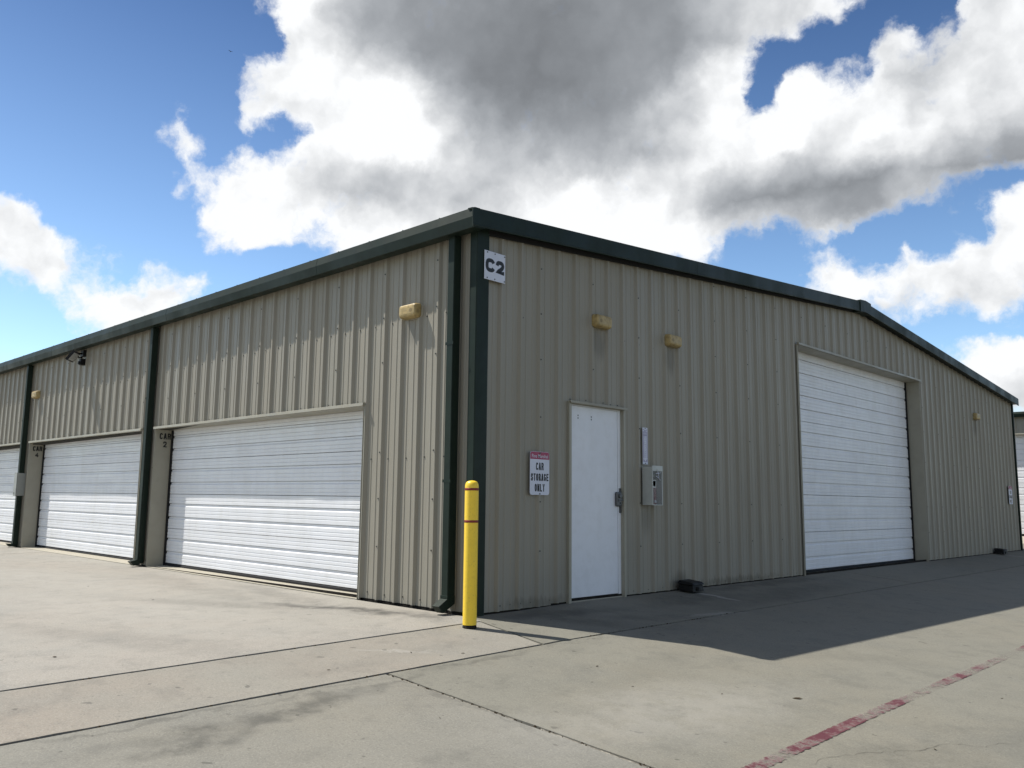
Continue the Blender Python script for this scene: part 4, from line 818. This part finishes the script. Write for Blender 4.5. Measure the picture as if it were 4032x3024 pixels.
lk.build('lock_knob', M_greymet, pd_, bevel=.004)
lk = MB(); fbox(lk, FG, 2.383, 2.402, D_-.0415, D_-.0400, 1.092, 1.110); lk.build('keyhole', M_dark, pd_)

# ------------------------------------------------------------------ screws
sc = MB(); rr = random.Random(11)
def screw(fr, u, z, d=0.0, r=.0085):
    pr = [(r*math.cos(t), r*math.sin(t)) for t in [math.pi*k/3 for k in range(6)]]
    sc.prism(pr, lambda p, q, t: fr(u+p, t, z+q), d-.006, d)
def inhole(u, z, H): return any(h0-.02 < u < h1+.02 and z < hz(u)+.03 for h0, h1, hz in H)
x = -.43
while x > XW+.3:
    for z in (3.072, 1.555, .083):
        if not inhole(x, z+E(x), holesL): screw(FL, x+rr.uniform(-.01, .01), z+E(x)+rr.uniform(-.004, .004)+(0 if z > .1 else .003*abs(x)), .031)
    for z in (HZ+.05,):
        if inhole(x, 2.0, holesL): screw(FL, x+rr.uniform(-.02, .02), z+E(x), .031, .005)
    x -= PL
k = 0
for k in range(0, 28):
    xx = c0L-.006-k*3*PL
    for z in (.594, 1.114, 1.624, 2.637, 3.149, 3.66):
        if xx > XW+.2 and not inhole(xx, z+E(xx), holesL): screw(FL, xx, z+E(xx)+rr.uniform(-.003, .003), .0)
y = .41
while y < YW-.2:
    for z in (3.068, 1.545, .067):
        if not inhole(y, z, holesG): screw(FG, y+rr.uniform(-.012, .012), z+rr.uniform(-.004, .004), .031, .008)
        if z < .1 and not inhole(y+.15, z, holesG): screw(FG, y+.155, z, .031, .005)
    y += PG
k = 0
while .975+k*3*PG < YW-.2:
    yy = .978+k*3*PG
    for z in (.589, 1.104, 2.009, 2.637, 3.144, 3.651, 4.15):
        if z < zpan(yy)-.08 and not inhole(yy, z, holesG): screw(FG, yy, z, .0, .008)
    k += 1
for y in (1.50, 1.62, 1.78, 1.92, 2.10, 2.24, 2.38): screw(FG, y, 2.262+rr.uniform(-.008, .008), .028, .007)
sc.build('wall_screws', M_screw, bld, kind='stuff')
# stencilled numbers on the left-hand linings of the car doors
gothic('stencil_lettering', [('CAR', .060, 2.040, .182, .098, .020), ('2', .122, 1.912, .060, .095, .020)], M_signk, bld, lambda u, v, e: (-7.31+.0045+e, u, v))
gothic('stencil_lettering', [('CAR', .050, 2.060, .180, .098, .020), ('4', .105, 1.932, .066, .095, .020)], M_signk, bld, lambda u, v, e: (-13.36+.0045+e, u, v))
# ------------------------------------------------------------------ signs
def rrect(w, h, r, n=5):
    p = []
    for cx, cy, a0 in ((w-r, h-r, 0), (r, h-r, 90), (r, r, 180), (w-r, r, 270)):
        for k in range(n+1):
            t = R_(a0+90*k/n); p.append((cx+r*math.cos(t), cy+r*math.sin(t)))
    return p
def disc(cx, cy, r, n=10): return [(cx+r*math.cos(2*math.pi*k/n), cy+r*math.sin(2*math.pi*k/n)) for k in range(n)]
def plate(frame, pts, t0, t1, name, m, parent, bevel=0):
    mb = MB(); mb.prism(pts, lambda p, q, t: frame(p, q, t), t0, t1); return mb.build(name, m, parent, bevel=bevel)
# C2 number plate over the corner trim
t = thing('number_sign', 'square white sign reading C2 high on the building corner', 'sign', (.08, .078, 3.36))
fr = lambda u, v, d: (.0835+d, .078+u, 3.362+v)
plate(fr, [(0, 0), (.303, 0), (.303, .305), (0, .305)], 0, .004, 'sign_plate', M_signw, t, .0008)
gothic('lettering', [('C', .016, .082, .138, .146, .042), ('2', .164, .082, .124, .146, .042)], M_signk, t, lambda u, v, e: fr(u, v, .0045+e))
for cx, cy in ((.040, .287), (.150, .287), (.290, .285), (.040, .018), (.150, .018), (.290, .018)): plate(fr, disc(cx, cy, .0065), .0045, .009, 'rivet', M_screw, t)
adopt(t)
# fire marshal signs
def marshal(y0, z0, label):
    t = thing('car_storage_sign', label, 'sign', (.07, y0, z0), 'fire marshal car storage signs on the gable wall')
    fr = lambda u, v, d: (XG+.008+d, y0+u, z0+v)
    w, h, r = .306, .458, .030
    plate(fr, rrect(w, h, r), 0, .003, 'sign_plate', M_signw, t)
    band = [(p, q) for p, q in rrect(w-.006, h-.006, r-.003)]
    top = [(p+.003, max(q+.003, .378)) for p, q in band]
    plate(fr, top, .0032, .0040, 'red_band', M_signr, t)
    letters('white_lettering', [('Fire Marshal', .026, .392, .256, .038, .006)], M_signw, t, lambda u, v: fr(u, v, .0050))
    gothic('black_lettering', [('CAR', .092, .262, .122, .080, .0145), ('STORAGE', .014, .148, .278, .078, .0145), ('ONLY', .074, .036, .158, .080, .0145)], M_signk, t, lambda u, v, e: fr(u, v, .0036+e))
    for cx, cy in ((.157, .443), (.153, .012)): plate(fr, disc(cx, cy, .0085), .0045, .0095, 'bolt', M_greymet, t)
    sp = MB(); sp.prism([(.13, .02), (.17, .02), (.17, .44), (.13, .44)], lambda p, q, s: fr(p, q, s), -.0078, -.0002); sp.build('backing_strip', M_tan, t)
    adopt(t)
marshal(.806, 1.176, 'maroon and white Fire Marshal car storage only sign left of the white door')
marshal(18.655, 1.195, 'small maroon and white car storage sign near the far end of the gable wall')
# extinguisher sign
t = thing('extinguisher_sign', 'narrow faded white fire extinguisher arrow sign above the wall cabinet', 'sign', (.07, 2.842, 1.577))
fr = lambda u, v, d: (XG+.004+d, 2.842+u, 1.577+v)
plate(fr, rrect(.106, .452, .006, 3), 0, .0025, 'sign_plate', M_signw, t)
plate(fr, [(.008, .404), (.098, .404), (.098, .030), (.053, .030), (.008, .030)], .0027, .0032, 'faded_panel', M_mauve, t)
plate(fr, [(.024, .350), (.082, .350), (.082, .075), (.098, .075), (.053, .034), (.008, .075), (.024, .075)], .0034, .0039, 'arrow', M_signw, t)
plate(fr, [(.010, .424), (.053, .405), (.096, .424), (.096, .434), (.053, .415), (.010, .434)], .0027, .0034, 'chevron', M_mauve, t)
it = [('FIRE', .018, .362, .070, .032, .02)]
for i, ch in enumerate('EXTINGUISHER'): it.append((ch, .041 if ch == 'I' else .036, .328-i*.0226, .010 if ch == 'I' else .028, .0165, .01))
letters('red_lettering', it[1:], M_mauve2 if False else M_mauve, t, lambda u, v: fr(u, v, .0048))
letters('white_lettering', it[:1], M_signw, t, lambda u, v: fr(u, v, .0048))
for cy in (.441, .011): plate(fr, disc(.053, cy, .006), .004, .008, 'bolt', M_screw, t)
adopt(t)

# ------------------------------------------------------------------ extinguisher cabinet
t = thing('extinguisher_cabinet', 'white metal fire extinguisher cabinet with clear front beside the white door', 'cabinet', (.06, 2.84, 1.08))
y0, y1, z0, z1, x1 = 2.838, 3.050, 1.082, 1.545, .200
b_ = MB(); b_.box(XG, x1, y0, y0+.004, z0, z1); b_.box(XG, x1, y1-.004, y1, z0, z1); b_.box(XG, x1, y0+.004, y1-.004, z0, z0+.004); b_.box(XG, x1, y0+.004, y1-.004, z1-.004, z1); b_.box(XG-.002, XG+.004, y0+.004, y1-.004, z0+.004, z1-.004)
b_.build('case', M_cabin, t)
b_ = MB(); X = x1+.001
b_.box(X, X+.010, y0-.002, y1+.003, z1-.052, z1+.012); b_.box(X, X+.008, y0-.002, y0+.010, z0-.002, z1-.0525); b_.box(X, X+.008, y1-.012, y1+.003, z0-.002, z1-.0525); b_.box(X, X+.008, y0+.0105, y1-.0125, z0-.002, z0+.006)
b_.box(X+.0105, X+.018, 2.925, 2.965, z1-.046, z1-.028)
dr = b_.build('door_frame', M_cabin, t, bevel=.001)
b_ = MB(); b_.box(X+.002, X+.004, y0+.0105, y1-.0125, z0+.0065, z1-.053); b_.build('clear_panel', M_acr, t)
b_ = MB(); b_.box(X+.0045, X+.0055, y0+.012, 2.915, 1.29, 1.372); b_.hexa([(X+.0045, 2.85, 1.315), (X+.0055, 2.85, 1.315), (X+.0055, 2.90, 1.30), (X+.0045, 2.90, 1.30), (X+.0045, 2.85, 1.385), (X+.0055, 2.85, 1.385), (X+.0055, 2.91, 1.38), (X+.0045, 2.91, 1.38)])
b_.build('paper_label', M_cabin, t)
b_ = MB(); b_.tube([(X+.012, 2.945, 1.495), (X+.016, 2.952, 1.455), (X+.012, 2.958, 1.41), (X+.012, 2.995, 1.385)], .0045, 6)
b_.tube([(X+.012, 2.90, 1.462), (X+.014, 2.96, 1.466), (X+.012, 3.005, 1.474)], .004, 6); b_.tube([(X+.012, 2.91, 1.43), (X+.014, 2.95, 1.412)], .004, 6)
b_.build('pull_tab', M_signw, t)
adopt(t)
t = thing('fire_extinguisher', 'small red fire extinguisher standing inside the white wall cabinet', 'fire extinguisher', (.13, 2.94, 1.086))
b_ = MB(); b_.lathe([(.044, 1.087), (.048, 1.095), (.048, 1.31), (.040, 1.34), (.018, 1.36), (.014, 1.375)], .135, 2.94, 20); b_.build('cylinder', M_ered, t, smooth=True)
b_ = MB(); b_.box(.12, .15, 2.925, 2.955, 1.376, 1.40); b_.box(.115, .14, 2.94, 3.02, 1.405, 1.415); b_.box(.115, .14, 2.94, 3.015, 1.385, 1.392); b_.build('valve_handle', M_blackpl, t)
b_ = MB(); b_.tube([(.14, 2.92, 1.39), (.15, 2.89, 1.36), (.15, 2.882, 1.28), (.15, 2.882, 1.16)], .007, 8); b_.build('hose', M_blackpl, t)
b_ = MB(); b_.tube([(.184, 2.925, 1.125), (.192, 2.925, 1.125)], .017, 12); b_.build('gauge', M_signw, t)
adopt(t)

# ------------------------------------------------------------------ wall lights
def make_light():
    t = bpy.data.objects.new('wall_light', None); C.objects.link(t); t.empty_display_size = .1
    w, h, dp = .300, .158, .118
    def ring(s, r): return [(p-w/2*s[0], q-h/2*s[1]) for p, q in rrect(w*s[0], h*s[1], r, 5)]
    # local frame: X along the wall, Y out of the wall (negative), Z up
    b_ = MB(); b_.prism(ring((1, 1), .038), lambda p, q, d: (p, -d, q), -.030, .030); o = b_.build('housing', M_cream, t, bevel=.003)
    g_ = MB(); g_.prism(ring((1.01, 1.02), .040), lambda p, q, d: (p, -d, q), .0305, .036); g_.build('gasket', M_lensd, t)
    # lens: domed, chamfered towards the front
    rings = [(.985, .985, .037), (.97, .97, .062), (.955, .93, .085), (.92, .84, .104), (.84, .68, .114), (.6, .45, .118)]
    L_ = MB(); n_ = None
    for s1, s2, d in rings:
        rg = ring((s1, s2), .036*min(s1, s2)); n_ = len(rg); L_.v += [(p, -d, q) for p, q in rg]
    for i in range(len(rings)-1):
        for k in range(n_):
            k2 = (k+1) % n_; L_.f.append((i*n_+k, i*n_+k2, (i+1)*n_+k2, (i+1)*n_+k)); L_.mi.append(0)
    L_.f.append(tuple((len(rings)-1)*n_+k for k in range(n_))); L_.mi.append(0)
    L_.build('lens', M_lens, t, smooth=False)
    s_ = MB(); s_.prism(disc(.075, -.004, .024, 8), lambda p, q, d: (p, -d, q), .1145, .1185); s_.build('stained_patch', M_lensd, t)
    return t
def copy_tree(o, parent=None):
    c = o.copy(); C.objects.link(c)
    if parent: c.parent = parent
    for ch in list(o.children): copy_tree(ch, c)
    return c
lt = make_light(); GRP = 'yellowed wall lights on the storage building'
spots = [((-.962, .032, 3.155), 0, 'yellowed bulkhead light on the sunlit long wall near the corner downspout'),
         ((-13.17, .032, 3.215), 0, 'small yellowed bulkhead light beside the far downspout above CAR 4'),
         ((.028, 2.012, 3.218), 90, 'yellowed bulkhead light on the gable wall above the white personnel door'),
         ((.028, 3.512, 3.205), 90, 'yellowed bulkhead light above the extinguisher cabinet'),
         ((.028, 16.30, 3.235), 90, 'yellowed bulkhead light far along the gable beyond the tall overhead door')]
protos = [lt]
for i in range(1, len(spots)): protos.append(copy_tree(lt))
for (loc, rz, lab), o in zip(spots, protos):
    o.location = loc; o.rotation_euler = (0, 0, R_(rz)); o['label'] = lab; o['category'] = 'wall light'; o['group'] = GRP
    if rz:      # mirror the worn side towards the camera on the gable wall
        for ch in o.children:
            if ch.name.startswith('stained_patch'): ch.location.x = -.155
# floodlight under the eave
t = thing('floodlight', 'black floodlight with pale lens hung under the eave between the downspouts', 'floodlight', (-10.66, .03, 3.6))
b_ = MB(); b_.box(-10.74, -10.60, -.06, .03, 3.74, 3.86); b_.build('mounting_box', M_blackpl, t, bevel=.006)
b_ = MB(); b_.box(-10.76, -10.66, -.07, .03, 3.58, 3.70); b_.box(-10.745, -10.675, -.10, -.071, 3.59, 3.65); b_.build('sensor', M_blackpl, t, bevel=.01)
b_ = MB(); b_.tube([(-10.67, -.05, 3.79), (-10.66, -.13, 3.785), (-10.62, -.17, 3.77)], .016, 8); b_.tube([(-10.67, -.05, 3.72), (-10.62, -.12, 3.70), (-10.60, -.16, 3.735)], .014, 8); b_.build('arm', M_blackpl, t)
def rot_box(c, sx, sy, sz, rx, ry, rz, name, m, par, bev=.004):
    from mathutils import Euler
    Rm = Euler((rx, ry, rz)).to_matrix(); b_ = MB(); p = []
    for z in (-1, 1):
        for a, q in ((-1, -1), (1, -1), (1, 1), (-1, 1)): p.append(tuple(Vector(c)+Rm @ Vector((a*sx/2, q*sy/2, z*sz/2))))
    b_.hexa(p); return b_.build(name, m, par, bevel=bev)
hc = Vector((-10.53, -.26, 3.70)); rx, rz = R_(52), R_(-38)
hd_ = rot_box(hc, .30, .21, .045, rx, 0, rz, 'lamp_head', M_blackpl, t)
from mathutils import Euler
dn = Euler((rx, 0, rz)).to_matrix() @ Vector((0, 0, -1))
rot_box(hc+dn*.024, .255, .165, .005, rx, 0, rz, 'lamp_lens', M_led, t, .001)
adopt(t)
# electrical box over the third downspout
t = thing('electrical_box', 'grey metal electrical box mounted over the downspout beside CAR 4', 'electrical box', (-13.67, .03, 1.13))
b_ = MB(); b_.box(-13.745, -13.625, -.130, -.105, 1.131, 1.60); b_.box(-13.745, -13.735, -.105, .03, 1.131, 1.60); b_.box(-13.597, -13.585, -.105, .03, 1.131, 1.60); b_.box(-13.625, -13.585, -.130, -.105, 1.131, 1.60)
b_.build('case', M_greybox, t, bevel=.003)
b_ = MB(); b_.box(-13.75, -13.58, -.138, -.1305, 1.126, 1.606); b_.build('cover', M_greybox, t, bevel=.003)
b_ = MB(); b_.box(-13.69, -13.67, -.146, -.1385, 1.17, 1.20); b_.build('hasp', M_greymet, t)
adopt(t)

# ------------------------------------------------------------------ bollard
bx, by = .418, -.357; gb = gz(bx, by)
t = thing('bollard', 'yellow plastic sleeved bollard with two red stripes at the building corner', 'bollard', (bx, by, gb))
prof = [(.0635, gb+.028), (.0638, gb+.034), (.0638, 1.232)]
for k in range(1, 8):
    a = math.pi/2*k/8; prof.append((.0638-.030*(1-math.cos(a)), 1.232+.058*math.sin(a)*.9))
prof += [(.022, 1.289), (.004, 1.291)]
b_ = MB(); b_.lathe(prof, bx, by, 40); sv = b_.build('sleeve', M_yellow, t, smooth=True)
sv.modifiers.new('es', 'EDGE_SPLIT').split_angle = R_(50)
for z in (1.198, .905):
    b_ = MB(); b_.lathe([(.0639, z), (.0646, z+.0005), (.0646, z+.0225), (.0639, z+.023)], bx, by, 40); b_.build('stripe', M_red, t, smooth=True)
b_ = MB(); b_.lathe([(.066, gb-.01), (.064, gb+.012), (.060, gb+.0275)], bx, by, 32); b_.build('base_ring', M_fill, t, smooth=True)
adopt(t)

# ------------------------------------------------------------------ bait stations
def bait(x0, y0, sx, sy, label, rz):
    g0 = gz(x0+sx/2, y0+sy/2)
    t = thing('bait_station', label, 'bait station', (x0+sx/2, y0+sy/2, g0), 'black bait stations against the gable wall')
    b_ = MB(); b_.hexa([(0, 0, 0), (sx, 0, 0), (sx, sy, 0), (0, sy, 0), (.012, .012, .078), (sx-.014, .012, .078), (sx-.014, sy-.012, .078), (.012, sy-.012, .078)]); o1 = b_.build('base', M_blackpl, t, bevel=.006)
    b_ = MB(); b_.hexa([(-.004, -.004, .081), (sx+.004, -.004, .081), (sx+.004, sy+.004, .081), (-.004, sy+.004, .081), (.010, .014, .122), (sx-.022, .014, .112), (sx-.022, sy-.014, .112), (.010, sy-.014, .122)]); o2 = b_.build('lid', M_blackpl, t, bevel=.008)
    b_ = MB(); b_.box(sx+.001, sx+.0045, sy*.3, sy*.5, .012, .058); b_.build('entry_hole', M_dark, t)
    for o in t.children: o.location = (-sx/2, -sy/2, .018)
    t.rotation_euler = (0, R_(3.5), R_(rz))
bait(.075, 3.535, .225, .27, 'black bait station box at the wall foot between white door and tall overhead door', 2)
bait(.075, 17.02, .225, .27, 'small black bait station box at the far end of the gable wall', -2)

# ------------------------------------------------------------------ neighbouring building
YN = 26.0
nb = thing('neighbouring_storage_building', 'tan storage building with green eave and white overhead door beyond the far corner', 'storage building', (-1.0, YN, 0))
NT = 4.24
def FN(u, d, z): return (u, YN+d, z)
holesN = [(-7.0, 1.2, (lambda t: 3.52))]
z0n = .20
eN = [1.9-k*.9144 for k in range(0, 19)]
for a, b_ in zip(eN[1:], eN):
    wall_panel(FN, a+.0012, b_-.0012, -.55, .3048, lambda t: z0n, lambda t: 4.14, holesN, nb, M_tan)
b_ = MB(); b_.box(-14.6, 1.88, YN+.35, YN+12, .0, 4.1); b_.box(1.2, 1.88, YN+.04, YN+.349, 0, 4.1); b_.box(-14.6, -7.0, YN+.04, YN+.349, 0, 4.1); b_.box(-7.0, 1.2, YN+.04, YN+.349, 3.5, 4.1); b_.build('wall_body', M_tan, nb)
b_ = MB()
for a, b2 in ((-14.8, 2.08),): b_.prism([(YN+.0, 4.08), (YN-.17, 4.066), (YN-.2, 4.17), (YN-.18, 4.24), (YN-.05, 4.25)], lambda p, q, s: (s, p, q), a, b2)
b_.build('gutter', M_green, nb)
b_ = MB(); b_.hexa([(-14.8, YN-.06, 4.20), (2.08, YN-.06, 4.20), (2.08, YN+6, 4.66), (-14.8, YN+6, 4.66), (-14.8, YN-.06, 4.245), (2.08, YN-.06, 4.245), (2.08, YN+6, 4.72), (-14.8, YN+6, 4.72)])
b_.hexa([(-14.8, YN+6, 4.66), (2.08, YN+6, 4.66), (2.08, YN+12, 4.2), (-14.8, YN+12, 4.2), (-14.8, YN+6, 4.72), (2.08, YN+6, 4.72), (2.08, YN+12, 4.25), (-14.8, YN+12, 4.25)]); b_.build('roof', M_green, nb)
h = MB(); h.box(-7.02, 1.22, YN-.04, YN-.002, 3.505, 3.545); h.build('header_trim', M_tantrim, nb)
fm = MB(); fm.box(-7.0, 1.2, YN+.31, YN+.34, .1, 3.5); od = fm.build('overhead_door', M_black, nb)
for i in range(6):
    m_ = MB(); zt_ = .265+.555*(6-i); m_.prism(section_profile(.555), lambda p, q, s: (s, YN+.27+p, zt_+q), -6.96, 1.16); m_.build('door_section', M_white, od)
b_ = MB(); b_.hexa([(-15, YN-1.2, -.05), (2, YN-1.2, -.05), (2, YN+.6, -.05), (-15, YN+.6, -.05), (-15, YN-1.2, .0), (2, YN-1.2, .0), (2, YN+.02, .20), (-15, YN+.02, .20)])
o = b_.build('concrete_ramp', M_sill, nb)
ctn = MB(); ctn.box(1.86, 1.94, YN-.02, YN+.15, .18, 4.12); ctn.build('corner_trim', M_green, nb)
adopt(nb)

# ------------------------------------------------------------------ small loose things
rr = random.Random(21)
def leaf(x, y, s, a, label):
    z = gz(x, y); v = []; 
    P = [(-1, 0, 0), (-.4, .32, .12), (.35, .28, .16), (1, 0, .05), (.3, -.30, .02), (-.5, -.26, .0), (0, 0, .10)]
    ca, sa = math.cos(a), math.sin(a)
    v = [(s*(p*ca-q*sa), s*(p*sa+q*ca), s*r_+.003) for p, q, r_ in P]
    b = len(v); v = v+[(p, q, r_+.0015) for p, q, r_ in v]
    f = [(6, i, (i+1) % 6) for i in range(6)]+[(13, 7+(i+1) % 6, 7+i) for i in range(6)]+[(i, (i+1) % 6, 7+(i+1) % 6, 7+i) for i in range(6)]
    o = link('dry_leaf', v, f, M_leaf); o.location = (x, y, z)
    o['label'] = label; o['category'] = 'leaf'; o['group'] = 'dry leaves and twigs fallen on the concrete'
leaf(-0.541, -3.540, 0.022, 0.31, 'dry brown twig on the sunlit apron near the left edge of the photo')
leaf(-5.106, -1.668, 0.012, 0.46, 'tiny dry leaf fragment in front of the CAR 4 door')
leaf(-7.530, 2.801, 0.010, 1.20, 'tiny dry leaf fragment in front of the middle of the CAR 2 door')
leaf(0.860, -1.397, 0.016, 2.40, 'tiny dry leaf fragment on the strip between the two long joints, left of the bollard')
leaf(1.106, -1.071, 0.015, 0.67, 'tiny dry leaf fragment on the strip just left of the bollard foot')
leaf(0.945, -2.215, 0.013, 0.83, 'tiny dry leaf fragment at the middle of the strip between the joints')
leaf(3.359, 0.023, 0.034, 0.52, 'longest dry twig lying on the drive between shadow edge and red line')
leaf(2.489, -0.714, 0.010, 0.64, 'tiny dry leaf fragment below the tip of the building shadow')
leaf(0.553, 0.602, 0.016, 2.49, 'dry leaf on the shaded concrete below the white door')
leaf(4.367, -0.308, 0.015, 2.40, 'tiny dry leaf fragment beyond the red line near the bottom right')
leaf(4.269, 1.440, 0.011, 0.93, 'tiny dry leaf fragment beyond the red line at the right edge')
leaf(0.822, 4.238, 0.014, 2.20, 'dry leaf fragment in the gable shade below the tall overhead door')
leaf(1.709, 1.330, 0.016, 2.64, 'dry leaf fragment in the gable shade below the bait station')
leaf(-8.442, 2.206, 0.010, 1.82, 'tiny dry leaf fragment near the CAR 2 door sill')
leaf(-3.249, -1.660, 0.014, 1.52, 'tiny dry leaf fragment on the apron in front of the second downspout')
leaf(2.976, -0.333, 0.010, 1.42, 'tiny dry leaf fragment left of the red painted line')
leaf(2.220, -2.285, 0.010, 2.80, 'tiny dry leaf fragment beside the cross joint at the bottom centre')
leaf(1.979, -0.474, 0.016, 1.64, 'tiny dry leaf fragment right of the bollard shadow')
t = thing('bird', 'tiny dark bird flying in the open blue sky at upper left', 'bird', (-105.01, 49.23, 65.82))
b_ = MB(); bxx = Vector((-105.01, 49.23, 65.82))
b_.prism([(.0, .03), (.03, .0), (0, -.03), (-.03, 0)], lambda p, q, s: (bxx.x+s, bxx.y+p, bxx.z+q), -.12, .12)
b_.hexa([(bxx.x-.14, bxx.y-.02, bxx.z-.015), (bxx.x-.11, bxx.y-.03, bxx.z-.02), (bxx.x-.11, bxx.y+.03, bxx.z-.02), (bxx.x-.14, bxx.y+.02, bxx.z-.015), (bxx.x-.2, bxx.y-.05, bxx.z+.01), (bxx.x-.11, bxx.y-.02, bxx.z+.02), (bxx.x-.11, bxx.y+.02, bxx.z+.02), (bxx.x-.2, bxx.y+.05, bxx.z+.01)])
b_.build('body', M_bird, t)
for s_ in (-1, 1):
    b_ = MB(); b_.hexa([(bxx.x-.06, bxx.y, bxx.z+.01), (bxx.x+.07, bxx.y, bxx.z+.01), (bxx.x+.02, bxx.y+s_*.34, bxx.z+.11), (bxx.x-.03, bxx.y+s_*.34, bxx.z+.11), (bxx.x-.06, bxx.y, bxx.z+.022), (bxx.x+.07, bxx.y, bxx.z+.022), (bxx.x+.02, bxx.y+s_*.34, bxx.z+.116), (bxx.x-.03, bxx.y+s_*.34, bxx.z+.116)])
    b_.build('wing', M_bird, t)
adopt(t)
